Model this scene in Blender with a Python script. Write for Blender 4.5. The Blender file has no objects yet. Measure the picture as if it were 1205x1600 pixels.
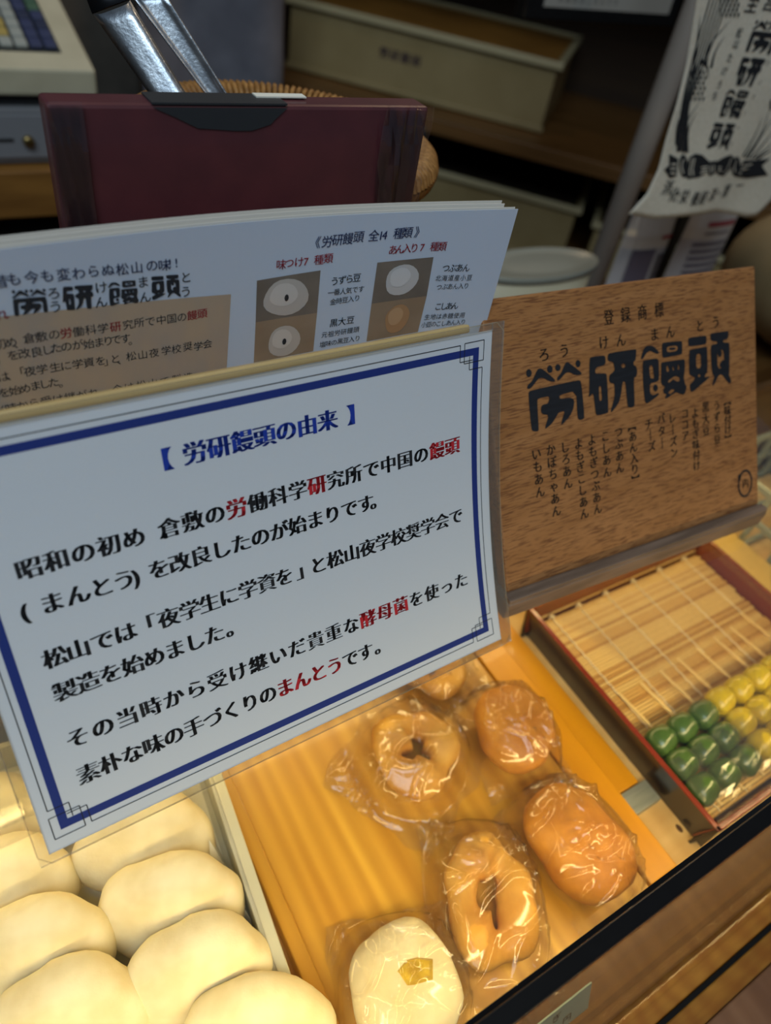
import bpy, bmesh, math, random
import numpy as np
from mathutils import Vector, Matrix, noise
from mathutils.geometry import tessellate_polygon
random.seed(7)
sc = bpy.context.scene
# ---------------------------------------------------------------- camera
FPX, IW, IH = 1100.0, 1205.0, 1600.0
CAM = np.array([0.0, 0.0, 0.42])
def _frame(f, V, H):
    dn = np.array([V[0], V[1], f], float); dn /= np.linalg.norm(dn)
    x = np.array([H[0], H[1], f], float); x -= dn*(x@dn); x /= np.linalg.norm(x)
    return np.array([x, np.cross(-dn, x), -dn])
RW = _frame(FPX, (-248, 1148), (2040, -625))        # rows: world X, Y, Z seen in camera axes
cd = bpy.data.cameras.new('camera'); cam = bpy.data.objects.new('camera', cd); sc.collection.objects.link(cam)
m = Matrix.Identity(4)
for i in range(3):
    m[i][0] = RW[i, 0]; m[i][1] = -RW[i, 1]; m[i][2] = -RW[i, 2]; m[i][3] = CAM[i]
cam.matrix_world = m
cd.sensor_fit = 'VERTICAL'; cd.sensor_height = 36.0; cd.sensor_width = 27.1125
cd.lens = FPX/IH*36.0; cd.clip_start = 0.01; cd.clip_end = 50
cd.dof.use_dof = True; cd.dof.focus_distance = 0.312; cd.dof.aperture_fstop = 6.3
sc.camera = cam
def ray(px, py):
    d = np.array([px-IW/2, py-IH/2, FPX]); return RW@d
def PZ(px, py, z):                                   # survey point: where a sight line meets the level z
    d = ray(px, py); return Vector(CAM+d*((z-CAM[2])/d[2]))
def PY(px, py, y):                                   # survey point: where a sight line meets the upright plane y
    d = ray(px, py); return Vector(CAM+d*(y/d[1]))
# ---------------------------------------------------------------- world, lights, exposure
w = bpy.data.worlds.new('world'); sc.world = w; w.use_nodes = True
w.node_tree.nodes['Background'].inputs[0].default_value = (0.62, 0.78, 1.0, 1)
w.node_tree.nodes['Background'].inputs[1].default_value = 0.09
def area(name, loc, target, sx, sy, energy, col):
    l = bpy.data.lights.new(name, 'AREA'); l.shape = 'RECTANGLE'; l.size = sx; l.size_y = sy; l.energy = energy; l.color = col
    o = bpy.data.objects.new(name, l); sc.collection.objects.link(o); o.location = loc
    o.rotation_euler = (Vector(target)-Vector(loc)).to_track_quat('-Z', 'Y').to_euler(); return o
area('shop_window_light', (-0.8, -0.75, 2.1), (0.1, 0.2, 0.15), 1.4, 1.2, 28.5, (0.73, 0.89, 1.0))
area('case_led_strip', (0.22, 0.012, 0.1105), (0.22, 0.10, 0.0), 0.9, 0.008, 0.82, (1.0, 0.75, 0.32))
area('case_rear_led', (0.22, 0.225, 0.108), (0.22, 0.13, 0.0), 0.9, 0.008, 0.52, (1.0, 0.75, 0.32))
for i, (x, y, z, e) in enumerate([(0.7, -0.9, 1.7, 5.0), (0.2, 1.3, 1.7, 4.0), (1.3, 1.2, 1.5, 17.0)]):
    l = bpy.data.lights.new('ceiling_spot', 'POINT'); l.energy = e; l.shadow_soft_size = 0.05; l.color = (1.0, 0.72, 0.42)
    o = bpy.data.objects.new('ceiling_spot', l); sc.collection.objects.link(o); o.location = (x, y, z)
sc.view_settings.view_transform = 'Standard'; sc.view_settings.look = 'None'
sc.view_settings.gamma = 1.0; sc.view_settings.use_curve_mapping = False; sc.view_settings.exposure = 0.0
# ---------------------------------------------------------------- materials
def lin(c):
    if isinstance(c, str): c = tuple(int(c[i:i+2], 16)/255 for i in (0, 2, 4))
    return tuple((v/12.92 if v <= .04045 else ((v+.055)/1.055)**2.4) for v in c)+(1,)
MATS = {}
def mat(name, c, rough=0.6, metal=0.0, c2=None, nscale=(30, 30, 30), nbias=0.5, bump=0.0, bscale=(200, 200, 200), sss=0.0, coat=0.0, rotz=0.0, contrast=0.3, c3=None, wave=None, emit=0, detail=4):
    if name in MATS: return MATS[name]
    M = bpy.data.materials.new(name); M.use_nodes = True; n = M.node_tree.nodes; L = M.node_tree.links
    b = n['Principled BSDF']; b.inputs['Base Color'].default_value = lin(c); b.inputs['Roughness'].default_value = rough; b.inputs['Metallic'].default_value = metal
    if coat: b.inputs['Coat Weight'].default_value = coat; b.inputs['Coat Roughness'].default_value = 0.08
    if sss: b.inputs['Subsurface Weight'].default_value = sss; b.inputs['Subsurface Radius'].default_value = (0.012, 0.008, 0.004); b.inputs['Subsurface Scale'].default_value = 1.0
    tc = n.new('ShaderNodeTexCoord')
    def mapped(s):
        mp = n.new('ShaderNodeMapping'); mp.inputs['Scale'].default_value = s; src = tc.outputs['Object']
        if rotz:
            r = n.new('ShaderNodeMapping'); r.inputs['Rotation'].default_value = (0, 0, rotz); L.new(src, r.inputs[0]); src = r.outputs[0]
        L.new(src, mp.inputs[0]); return mp.outputs[0]
    if c2 is not None:
        t = n.new('ShaderNodeTexNoise'); t.inputs['Scale'].default_value = 1; t.inputs['Detail'].default_value = detail; L.new(mapped(nscale), t.inputs['Vector'])
        rp = n.new('ShaderNodeValToRGB'); rp.color_ramp.elements[0].position = max(0, nbias-contrast/2); rp.color_ramp.elements[1].position = min(1, nbias+contrast/2)
        rp.color_ramp.elements[0].color = lin(c2); rp.color_ramp.elements[1].color = lin(c); L.new(t.outputs['Fac'], rp.inputs[0]); col = rp.outputs[0]
        if wave:                                     # growth rings: (scale vector, strength, colour)
            wv = n.new('ShaderNodeTexWave'); wv.inputs['Scale'].default_value = 1; wv.inputs['Distortion'].default_value = 9; wv.inputs['Detail'].default_value = 2; wv.inputs['Detail Scale'].default_value = .5
            L.new(mapped(wave[0]), wv.inputs['Vector']); mx = n.new('ShaderNodeMix'); mx.data_type = 'RGBA'; mu = n.new('ShaderNodeMath'); mu.operation = 'MULTIPLY'; mu.inputs[1].default_value = wave[1]
            L.new(wv.outputs['Fac'], mu.inputs[0]); L.new(mu.outputs[0], mx.inputs[0]); L.new(col, mx.inputs[6]); mx.inputs[7].default_value = lin(wave[2]); col = mx.outputs[2]
        if c3 is not None:                           # fine dark pores
            t3 = n.new('ShaderNodeTexNoise'); t3.inputs['Scale'].default_value = 1; t3.inputs['Detail'].default_value = 2; L.new(mapped(bscale), t3.inputs['Vector'])
            r3 = n.new('ShaderNodeValToRGB'); r3.color_ramp.elements[0].position = .36; r3.color_ramp.elements[1].position = .50; r3.color_ramp.elements[0].color = (1, 1, 1, 1); r3.color_ramp.elements[1].color = (0, 0, 0, 1)
            L.new(t3.outputs['Fac'], r3.inputs[0]); mx = n.new('ShaderNodeMix'); mx.data_type = 'RGBA'; L.new(r3.outputs[0], mx.inputs[0]); L.new(col, mx.inputs[6]); mx.inputs[7].default_value = lin(c3); col = mx.outputs[2]
        L.new(col, b.inputs['Base Color'])
    if bump:
        t = n.new('ShaderNodeTexNoise'); t.inputs['Scale'].default_value = 1; t.inputs['Detail'].default_value = 3; L.new(mapped(bscale), t.inputs['Vector'])
        bp = n.new('ShaderNodeBump'); bp.inputs['Strength'].default_value = bump; bp.inputs['Distance'].default_value = 0.0005; L.new(t.outputs['Fac'], bp.inputs['Height']); L.new(bp.outputs[0], b.inputs['Normal'])
    if emit: b.inputs['Emission Color'].default_value = lin(c); b.inputs['Emission Strength'].default_value = emit
    MATS[name] = M; return M
def clear(name, tint=(1, 1, 1), rough=0.1, base=0.04, fres=0.6, milky=0.0, milk='ffffff', bump=0.0, ior=1.45, bsc=300):
    """thin clear plastic or glass: see-through, mirror sheen growing towards grazing view, optional milkiness"""
    if name in MATS: return MATS[name]
    M = bpy.data.materials.new(name); M.use_nodes = True; n = M.node_tree.nodes; L = M.node_tree.links; n.clear()
    o = n.new('ShaderNodeOutputMaterial'); tr = n.new('ShaderNodeBsdfTransparent'); tr.inputs[0].default_value = (*tint, 1)
    gl = n.new('ShaderNodeBsdfGlossy'); gl.inputs['Roughness'].default_value = rough
    fr = n.new('ShaderNodeFresnel'); fr.inputs['IOR'].default_value = ior
    mu = n.new('ShaderNodeMath'); mu.operation = 'MULTIPLY_ADD'; mu.inputs[1].default_value = fres; mu.inputs[2].default_value = base; mu.use_clamp = True; L.new(fr.outputs[0], mu.inputs[0])
    mx = n.new('ShaderNodeMixShader'); L.new(mu.outputs[0], mx.inputs[0]); src = tr.outputs[0]
    if milky:
        df = n.new('ShaderNodeBsdfDiffuse'); df.inputs[0].default_value = lin(milk); m2 = n.new('ShaderNodeMixShader'); m2.inputs[0].default_value = milky; L.new(src, m2.inputs[1]); L.new(df.outputs[0], m2.inputs[2]); src = m2.outputs[0]
    L.new(src, mx.inputs[1]); L.new(gl.outputs[0], mx.inputs[2]); L.new(mx.outputs[0], o.inputs[0])
    if bump:
        tc = n.new('ShaderNodeTexCoord'); t = n.new('ShaderNodeTexNoise'); t.inputs['Scale'].default_value = bsc; t.inputs['Detail'].default_value = 3; L.new(tc.outputs['Object'], t.inputs['Vector'])
        bp = n.new('ShaderNodeBump'); bp.inputs['Strength'].default_value = bump; bp.inputs['Distance'].default_value = 0.001; L.new(t.outputs['Fac'], bp.inputs['Height']); L.new(bp.outputs[0], gl.inputs['Normal']); L.new(bp.outputs[0], fr.inputs['Normal'])
    MATS[name] = M; return M
def ink(name, c): return mat(name, c, rough=0.75)
# ---------------------------------------------------------------- object helpers
COL = sc.collection
def thing(name, label, cat, loc=(0, 0, 0), group=None):
    o = bpy.data.objects.new(name, None); COL.objects.link(o); o.location = loc; o.empty_display_size = 0.02
    o['label'] = label; o['category'] = cat
    if group: o['group'] = group
    return o
def wm(o):
    return (wm(o.parent) @ o.matrix_parent_inverse if o.parent else Matrix.Identity(4)) @ o.matrix_basis
def link_mesh(name, me, material, parent=None, smooth=False):
    o = bpy.data.objects.new(name, me); COL.objects.link(o)
    if material: me.materials.append(material)
    if smooth: me.polygons.foreach_set('use_smooth', [True]*len(me.polygons))
    if parent is not None:
        o.parent = parent
        o.matrix_parent_inverse = wm(parent).inverted()
    return o
def obj(name, bm, material, parent=None, smooth=False, bevel=0.0, seg=2):
    me = bpy.data.meshes.new(name); bmesh.ops.recalc_face_normals(bm, faces=bm.faces[:]); bm.to_mesh(me); bm.free()
    o = link_mesh(name, me, material, parent, smooth)
    if bevel:
        md = o.modifiers.new('bevel', 'BEVEL'); md.width = bevel; md.segments = seg; md.limit_method = 'ANGLE'; md.angle_limit = 0.6
    return o
def raw(name, V, F, material, parent=None, smooth=False):
    me = bpy.data.meshes.new(name); me.from_pydata([tuple(v) for v in V], [], F); me.validate(); me.update(); return link_mesh(name, me, material, parent, smooth)
def tag(o, label, cat, group=None):
    o['label'] = label; o['category'] = cat
    if group: o['group'] = group
    return o
def struct(o): o['kind'] = 'structure'; return o
def box(bm, lo, hi, fr=None):
    """box between corners lo and hi; fr = (origin, ax, ay, az) puts it in that frame"""
    vs = []
    for k in range(8):
        p = Vector((hi[0] if k & 1 else lo[0], hi[1] if k & 2 else lo[1], hi[2] if k & 4 else lo[2]))
        if fr: p = fr[0]+fr[1]*p.x+fr[2]*p.y+fr[3]*p.z
        vs.append(bm.verts.new(p))
    for f in ((0, 1, 3, 2), (4, 6, 7, 5), (0, 4, 5, 1), (2, 3, 7, 6), (0, 2, 6, 4), (1, 5, 7, 3)): bm.faces.new([vs[i] for i in f])
    return bm
def tube(bm, pts, r, n=10, caps=True, sq=1.0):
    pts = [Vector(p) for p in pts]; rings = []; up = Vector((0, 0, 1))
    for i, p in enumerate(pts):
        d = (pts[min(i+1, len(pts)-1)]-pts[max(i-1, 0)]).normalized(); a = d.cross(up)
        if a.length < 1e-3: a = d.cross(Vector((1, 0, 0)))
        a.normalize(); b = a.cross(d).normalized(); rr = r[i] if isinstance(r, (list, tuple)) else r
        rings.append([bm.verts.new(p+a*math.cos(2*math.pi*k/n)*rr+b*math.sin(2*math.pi*k/n)*rr*sq) for k in range(n)])
    for A, B in zip(rings, rings[1:]):
        for k in range(n): bm.faces.new((A[k], A[(k+1) % n], B[(k+1) % n], B[k]))
    if caps: bm.faces.new(rings[0]); bm.faces.new(rings[-1])
    return bm
def lathe(bm, prof, c, n=40, sx=1, sy=1, close=False):
    rings = [[bm.verts.new((c[0]+r*math.cos(2*math.pi*k/n)*sx, c[1]+r*math.sin(2*math.pi*k/n)*sy, c[2]+z)) for k in range(n)] for r, z in prof]
    for A, B in zip(rings, rings[1:]):
        for k in range(n): bm.faces.new((A[k], A[(k+1) % n], B[(k+1) % n], B[k]))
    if close: bm.faces.new(rings[0]); bm.faces.new(rings[-1])
    return bm
# ---------------------------------------------------------------- printing: flat shapes in millimetres laid on a surface
_G = {}
def glyph(ch, offset=0.0, res=3):
    k = (ch, offset)
    if k not in _G:
        cu = bpy.data.curves.new('g', 'FONT'); cu.body = ch; cu.size = 1.0; cu.resolution_u = res; cu.offset = offset; cu.fill_mode = 'FRONT' if hasattr(cu, 'fill_mode') else cu.fill_mode
        o = bpy.data.objects.new('g', cu); COL.objects.link(o); bpy.context.view_layer.update()
        me = o.to_mesh(); V = [(v.co.x, v.co.y) for v in me.vertices]; F = [tuple(p.vertices) for p in me.polygons]; o.to_mesh_clear()
        bpy.data.objects.remove(o); bpy.data.curves.remove(cu); _G[k] = (V, F)
    return _G[k]
_gv = glyph('国')[0]
EMX = (min(v[0] for v in _gv)+max(v[0] for v in _gv))/2; EMY = (min(v[1] for v in _gv)+max(v[1] for v in _gv))/2; EMS = 0.86/(max(v[0] for v in _gv)-min(v[0] for v in _gv))
class Print:
    def __init__(s): s.V = []; s.F = []
    def poly(s, rings):
        tri = tessellate_polygon([[Vector((x, y, 0)) for x, y in r] for r in rings]); b = len(s.V)
        for r in rings: s.V += [tuple(q) for q in r]
        s.F += [tuple(b+i for i in t) for t in tri]
    def stroke(s, pts, w0, w1=None, taper=False):
        n = len(pts); L = []; Rr = []
        for i, p in enumerate(pts):
            a = pts[max(0, i-1)]; c = pts[min(n-1, i+1)]; dx, dy = c[0]-a[0], c[1]-a[1]; l = math.hypot(dx, dy) or 1; t = i/max(1, n-1)
            ww = (w0+((w1 if w1 is not None else w0)-w0)*t)/2
            if taper: ww = w0/2*math.sin(math.pi*(0.12+0.88*(1-t)) if t > .0 else 1.2)*(1 if t < .5 else 1)+.02
            L.append((p[0]-dy/l*ww, p[1]+dx/l*ww)); Rr.append((p[0]+dy/l*ww, p[1]-dx/l*ww))
        b = len(s.V); s.V += L+Rr
        for i in range(n-1): s.F.append((b+i, b+i+1, b+n+i+1, b+n+i))
    def line(s, a, b, w, n=24): s.stroke([(a[0]+(b[0]-a[0])*i/n, a[1]+(b[1]-a[1])*i/n) for i in range(n+1)], w)
    def text(s, items, em, offset=0.0, smear=(0,), xs=1.0, ys=1.0, up=-1, slant=0.0, rot=0.0):
        """items: (character, u, v) of each centre; up=-1 when v runs down"""
        if offset > 0: smear = tuple(offset*k for k in (-1, 0, 1)); offset = 0.0
        for it in items:
            ch, u, v = it[:3]
            g, F = glyph(ch, offset)
            if rot: cr, sr = math.cos(rot), math.sin(rot)
            for k in smear:
                b = len(s.V)
                for x, y in g:
                    X = (x-EMX)*EMS*em*xs; Y = (y-EMY)*EMS*em*ys; X += k*em+slant*Y
                    if rot: X, Y = X*cr-Y*sr, X*sr+Y*cr
                    s.V.append((u+X, v+Y*up))
                s.F += [tuple(b+i for i in f) for f in F]
    def logo(s, idx, quad):
        """one brush-cut logo character stretched into a quad TL, TR, BR, BL"""
        for P in LOGO[idx]:
            rings = []
            for r in P:
                pts = [(r[i]/200, r[i+1]/200) for i in range(0, len(r), 2)]; q = []
                for i in range(len(pts)):
                    a, c = pts[i], pts[(i+1) % len(pts)]
                    q += [(a[0]*.8+c[0]*.2, a[1]*.8+c[1]*.2), (a[0]*.2+c[0]*.8, a[1]*.2+c[1]*.8)]
                rings.append([tuple((quad[0][k]*(1-x)+quad[1][k]*x)*(1-y)+(quad[3][k]*(1-x)+quad[2][k]*x)*y for k in (0, 1)) for x, y in q])
            s.poly(rings)
    def build(s, name, material, fn, parent): return raw(name, [fn(*v) for v in s.V], s.F, material, parent)
# ---------------------------------------------------------------- lettering data (millimetres)
LOGO=[[[[21,14,19,20,15,24,10,25,6,23,2,18,2,11,3,5,7,1,12,0,17,3,20,8]],[[95,14,93,20,89,24,84,24,79,22,76,17,75,11,77,5,81,1,86,0,91,3,94,8]],[[124,14,122,19,118,23,113,23,108,21,105,16,104,11,106,5,110,2,115,1,120,4,123,8]],[[198,13,196,19,192,22,187,23,183,21,180,16,179,10,181,4,184,1,189,0,194,2,197,7]],[[0,57,5,48,21,38,41,6,52,4,64,12,101,48,99,55,80,50,57,34,42,35,15,60,4,61]],[[108,49,109,43,124,32,142,2,150,0,159,7,200,43,197,49,178,48,153,33,141,33,118,51,110,54]],[[3,74,11,67,184,64,196,70,200,191,190,196,178,194,173,186,174,97,112,100,113,110,117,113,149,115,162,121,165,132,161,152,144,177,112,198,111,194,118,175,128,154,106,154,93,170,76,187,54,198,52,194,69,156,47,149,42,139,44,124,51,119,70,119,76,101,70,96,36,97,32,103,30,197,25,200,9,196,4,189]]],[[[12,5,22,2,67,4,74,10,73,36,38,39,32,45,31,56,36,60,71,64,76,72,74,195,68,200,28,199,23,193,19,123,11,125,0,134,4,109],[42,102,50,103,51,150,44,154,40,148]],[[84,4,93,0,196,2,200,7,194,41,185,45,186,56,197,63,199,82,195,96,183,100,182,194,175,200,157,198,151,191,148,106,137,104,128,146,117,174,88,199,81,198,102,149,103,105,90,101,82,91,86,72,97,68,108,59,105,41,103,32,87,27,82,20],[151,52,148,57,142,58,137,55,135,50,137,45,143,43,149,46]]],[[[1,36,14,9,26,1,49,3,61,10,80,30,77,36,66,34,41,19,25,25,8,44,0,42]],[[7,55,12,49,65,50,76,56,77,74,75,126,68,132,33,134,33,168,44,178,71,172,70,182,24,200,15,200,8,193,4,114],[34,71,49,71,53,117,50,119,36,116]],[[68,155,66,161,62,165,57,166,52,163,48,158,47,151,49,145,53,141,58,140,63,143,67,148]],[[94,4,101,0,178,5,186,9,184,51,176,54,101,54,93,48],[115,16,164,19,163,38,115,38]],[[156,30,154,31,148,32,139,32,131,30,125,27,123,25,126,23,132,22,140,23,148,24,154,27]],[[86,71,93,68,190,72,195,77,193,115,187,137,193,165,200,174,189,199,176,199,150,185,140,187,105,200,97,196,106,184,92,178,91,167,100,155,86,148,82,131,86,105],[110,85,116,84,122,105,110,105],[139,85,144,103,137,106],[164,82,169,106,161,106],[113,138,148,125,169,136,166,147,154,147,138,135,118,146],[111,180,131,170,145,176,123,188]]],[[[1,6,7,1,81,4,85,8,85,31,77,36,8,33,1,28]],[[3,48,13,45,82,44,87,49,86,138,78,143,70,155,93,155,92,161,16,198,4,196,0,170,18,160,28,150,4,136,0,128],[34,66,56,65,56,118,34,117],[52,146,49,150,43,149,40,144,44,140,49,141]],[[103,5,108,0,187,2,191,6,190,27,179,33,163,33,165,42,189,45,195,53,191,160,188,165,200,192,194,200,184,196,154,158,138,159,114,193,106,193,112,174,118,159,108,150,104,106,104,46,112,41,135,42,135,33,117,30,105,25],[134,66,165,67,168,132,134,135]],[[156,80,155,87,151,92,146,93,141,90,137,84,136,77,138,69,141,65,147,63,152,66,155,72]],[[142,120,161,103,173,117,165,132,150,134]]]]
LOGO_SIGN=[[24.5, 37.8, 63.4, 71.3], [67.3, 37.2, 106.0, 70.3], [109.2, 36.8, 147.0, 69.8], [149.4, 36.5, 188.2, 69.6]]
S_TOP=[["登",85.9,17.9],["録",98.8,17.9],["商",112.1,18.0],["標",125.8,18.0]]
S_KANA=[["ろ",37.9,31.9],["う",52.0,31.6],["け",81.1,31.0],["ん",94.3,31.3],["ま",121.3,31.4],["ん",134.5,31.4],["と",160.5,31.0],["う",174.8,30.5]]
S_COLS=[["い",27.3,83.3],["も",27.5,90.3],["あ",27.6,97.3],["ん",27.8,104.3],["か",37.5,83.0],["ぼ",37.6,89.8],["ち",37.7,96.6],["ゃ",37.8,103.5],["あ",37.9,110.5],["ん",38.1,117.5],["し",47.7,83.5],["ろ",47.8,90.3],["あ",47.8,97.1],["ん",47.9,104.0],["よ",57.7,83.3],["も",57.8,90.0],["ぎ",57.9,96.7],["こ",58.1,103.4],["し",58.2,110.2],["あ",58.3,117.1],["ん",58.5,123.9],["よ",67.7,83.1],["も",67.8,89.8],["ぎ",68.0,96.4],["つ",68.2,103.1],["ぶ",68.4,109.9],["あ",68.6,116.7],["ん",68.8,123.6],["こ",78.1,83.0],["し",78.0,89.9],["あ",77.9,96.9],["ん",77.9,103.9],["つ",88.4,82.4],["ぶ",88.3,89.4],["あ",88.2,96.5],["ん",88.0,103.6],["︻",99.3,80.8],["あ",99.5,87.2],["ん",99.6,93.7],["入",99.8,100.3],["り",99.9,106.8],["︼",100.1,113.4],["チ",113.3,82.2],["｜",114.1,89.1],["ズ",114.9,96.0],["バ",123.8,81.1],["タ",123.7,88.5],["｜",123.7,95.9],["レ",133.3,82.4],["｜",133.4,89.4],["ズ",133.5,96.5],["ン",133.6,103.6],["コ",144.4,81.5],["コ",144.3,88.3],["ア",144.2,95.1],["よ",153.6,82.7],["も",153.6,89.2],["ぎ",153.6,95.8],["味",153.6,102.4],["付",153.6,109.0],["け",153.6,115.7],["黒",163.3,80.7],["大",163.3,88.2],["豆",163.2,95.7],["う",173.7,81.4],["ず",173.6,88.5],["ら",173.5,95.6],["豆",173.4,102.8],["︻",184.0,80.1],["味",183.9,86.2],["付",183.9,92.4],["け",183.8,98.5],["︼",183.7,104.8]]
S_SEAL=[[199.8, 137.2], [208.7, 139.2], [199.5, 146.7], [193.0, 131.7]]
L_TITLE=[["《",133.9,10.3],["労",139.3,10.3],["研",144.0,9.9],["饅",148.7,9.7],["頭",153.6,9.2],["全",160.7,9.2],["1",165.4,9.2],["4",167.2,9.1],["種",172.5,8.8],["類",176.8,8.6],["》",182.7,8.6]]
L_RED=[["味",119.5,18.1],["つ",123.1,17.8],["け",127.4,17.8],["7",131.6,17.8],["種",136.3,17.7],["類",140.6,17.4],["あ",171.0,15.9],["ん",174.4,15.8],["入",177.9,15.6],["り",181.6,15.6],["7",186.6,15.5],["種",191.7,15.5],["類",195.8,15.6]]
L_NAMES=[["う",144.8,27.9],["ず",148.3,27.7],["ら",151.8,27.5],["豆",155.3,27.3],["黒",146.6,47.9],["大",150.7,47.7],["豆",154.9,47.5],["つ",200.2,26.0],["ぶ",203.8,26.2],["あ",207.5,26.3],["ん",211.2,26.5],["こ",200.7,45.3],["し",203.8,45.4],["あ",206.9,45.5],["ん",210.0,45.6]]
L_SMALL=[["一",143.5,33.1],["番",146.4,33.0],["人",149.3,33.0],["気",152.2,32.9],["で",155.2,32.8],["す",158.2,32.8],["金",145.1,37.5],["時",148.0,37.4],["豆",150.9,37.2],["入",153.8,37.1],["り",156.8,36.9],["元",142.6,53.3],["祖",145.8,53.3],["労",149.0,53.2],["研",152.2,53.1],["饅",155.4,52.9],["頭",158.6,52.8],["塩",142.2,58.2],["味",145.1,58.1],["の",148.0,58.0],["黒",151.0,57.8],["豆",153.9,57.7],["入",156.9,57.6],["り",159.9,57.5],["北",197.3,30.7],["海",200.6,30.9],["道",204.0,31.0],["産",207.4,31.2],["小",210.8,31.4],["豆",214.3,31.5],["つ",198.8,35.2],["ぶ",201.8,35.2],["あ",204.7,35.3],["ん",207.7,35.4],["入",210.7,35.5],["り",213.7,35.6],["生",195.8,50.4],["地",199.1,50.5],["は",202.3,50.6],["赤",205.6,50.8],["糖",208.9,50.9],["使",212.2,51.0],["用",215.6,51.1],["小",194.9,54.4],["豆",197.6,54.5],["の",200.3,54.5],["こ",203.1,54.6],["し",205.9,54.7],["あ",208.7,54.7],["ん",211.5,54.8],["入",214.3,54.9],["り",217.1,54.9]]
L_HEAD=[["昔",18.1,10.2],["も",22.1,10.0],["今",27.4,10.3],["も",32.2,10.5],["変",37.4,10.9],["わ",42.3,11.2],["ら",47.2,11.2],["ぬ",52.1,11.5],["松",57.1,12.0],["山",62.2,12.1],["の",67.7,12.1],["味",72.2,12.6],["!",76.1,12.1],["!",78.5,12.2]]
L_KANA=[["ろ",33.3,16.9],["う",33.1,21.8],["け",49.1,17.5],["ん",48.4,22.9],["ま",64.0,17.8],["ん",64.3,23.8],["と",80.2,18.4],["う",79.9,24.1]]
L_BODY=[["の",10.7,32.5],["初",13.4,32.0],["め",16.9,32.0],["、",19.4,32.8],["倉",22.8,31.7],["敷",26.7,32.0],["の",31.0,32.1],["働",39.2,32.7],["科",43.5,32.9],["学",47.9,33.2],["究",57.0,33.6],["所",61.2,33.6],["で",65.4,33.9],["中",69.7,34.1],["国",73.8,34.3],["の",77.9,34.4],[")",13.1,37.6],["を",16.7,37.0],["改",20.2,37.1],["良",24.2,37.5],["し",27.8,37.5],["た",30.8,37.5],["の",34.3,37.7],["が",38.2,37.9],["始",42.1,38.4],["ま",45.8,38.5],["り",49.1,38.7],["で",52.0,38.8],["す",55.5,39.1],["。",58.4,40.4],["は",12.0,44.5],["、",14.8,44.7],["「",17.1,44.2],["夜",20.7,44.6],["学",24.8,44.8],["生",29.3,45.1],["に",33.0,45.4],["学",37.1,45.7],["資",41.1,46.0],["を",45.4,46.4],["」",48.5,47.1],["と",50.9,46.8],["、",53.4,47.8],["松",57.0,47.1],["山",61.4,47.5],["夜",65.9,47.7],["学",70.8,47.7],["校",75.0,47.9],["奨",79.7,47.8],["学",84.1,48.6],["会",88.1,48.3],["を",11.0,50.9],["始",14.5,51.0],["め",17.9,51.1],["ま",21.5,50.9],["し",24.6,51.0],["た",27.8,51.2],["。",31.3,52.2],["当",8.0,57.9],["時",11.9,57.9],["か",15.8,57.9],["ら",19.8,57.9],["受",23.9,58.3],["け",28.1,58.6],["継",32.4,58.9],["が",36.7,59.3],["れ",41.1,59.6],["、",45.6,59.9],["今",50.2,60.3],["は",54.8,60.6],["松",59.6,60.9],["山",64.4,61.2],["で",69.3,61.5],["製",74.3,61.8],["造",79.4,62.1]]
L_BRED=[["労",35.0,32.4],["研",52.4,33.5],["饅",82.0,34.4],["頭",86.2,34.3],["れ",16.0,21.4]]
L_LOGO=[[[20.6, 13.5], [31.1, 14.8], [30.4, 23.4], [19.6, 22.8]], [[35.9, 14.9], [46.4, 15.9], [45.8, 24.9], [35.4, 23.7]], [[51.6, 16.1], [62.1, 16.4], [61.9, 25.6], [50.9, 24.9]], [[67.1, 16.1], [77.8, 16.8], [78.0, 25.7], [66.7, 25.4]]]
L_PANEL=[[10.1, 21.4], [98.2, 28.0], [96.9, 62.0], [95.4, 83.5]]
L_PHOTO=[[[109.3, 23.7], [137.6, 22.4], [137.9, 41.9], [109.3, 42.2]], [[109.3, 42.2], [137.9, 41.9], [137.8, 61.0], [109.0, 61.9]], [[164.4, 21.2], [192.4, 20.4], [193.1, 39.3], [164.6, 40.6]], [[164.6, 40.6], [193.1, 39.3], [192.4, 58.0], [165.0, 59.9]]]
L_BUNS=[[122.7, 32.7], [122.9, 53.4], [178.1, 30.2], [179.3, 49.6]]
B_LOGO=[[[604.8, 362.5], [639.8, 362.6], [642.5, 339.4], [606.2, 341.1]], [[604.7, 337.6], [640.1, 336.9], [638.3, 315.8], [610.8, 317.4]], [[605.4, 314.0], [638.8, 313.3], [639.2, 291.1], [609.1, 292.9]], [[607.1, 288.6], [639.3, 287.2], [641.5, 265.4], [610.0, 267.4]]]
B_NAME=[["松",590.1,353.1],["山",591.8,345.8],["た",591.1,336.0],["け",591.2,326.8],["う",592.3,317.0],["ち",592.9,308.6]]
B_KANA=[["ケ",644.2,333.9],["ン",644.6,320.1],["マ",645.2,308.4],["ン",643.5,296.4],["ト",643.7,283.6],["ウ",643.9,270.5]]
B_BOTTOM=[["消",580.9,234.9],["化",592.4,228.6],["・",597.5,228.8],["栄",606.7,226.4],["養",623.1,224.1],["経",635.8,224.0],["済",651.1,225.2],["・",661.4,225.8],["第",674.0,226.7],["一",694.0,230.4]]
B_TOP=[["至",592.6,372.8],["営",613.5,375.5]]
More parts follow.
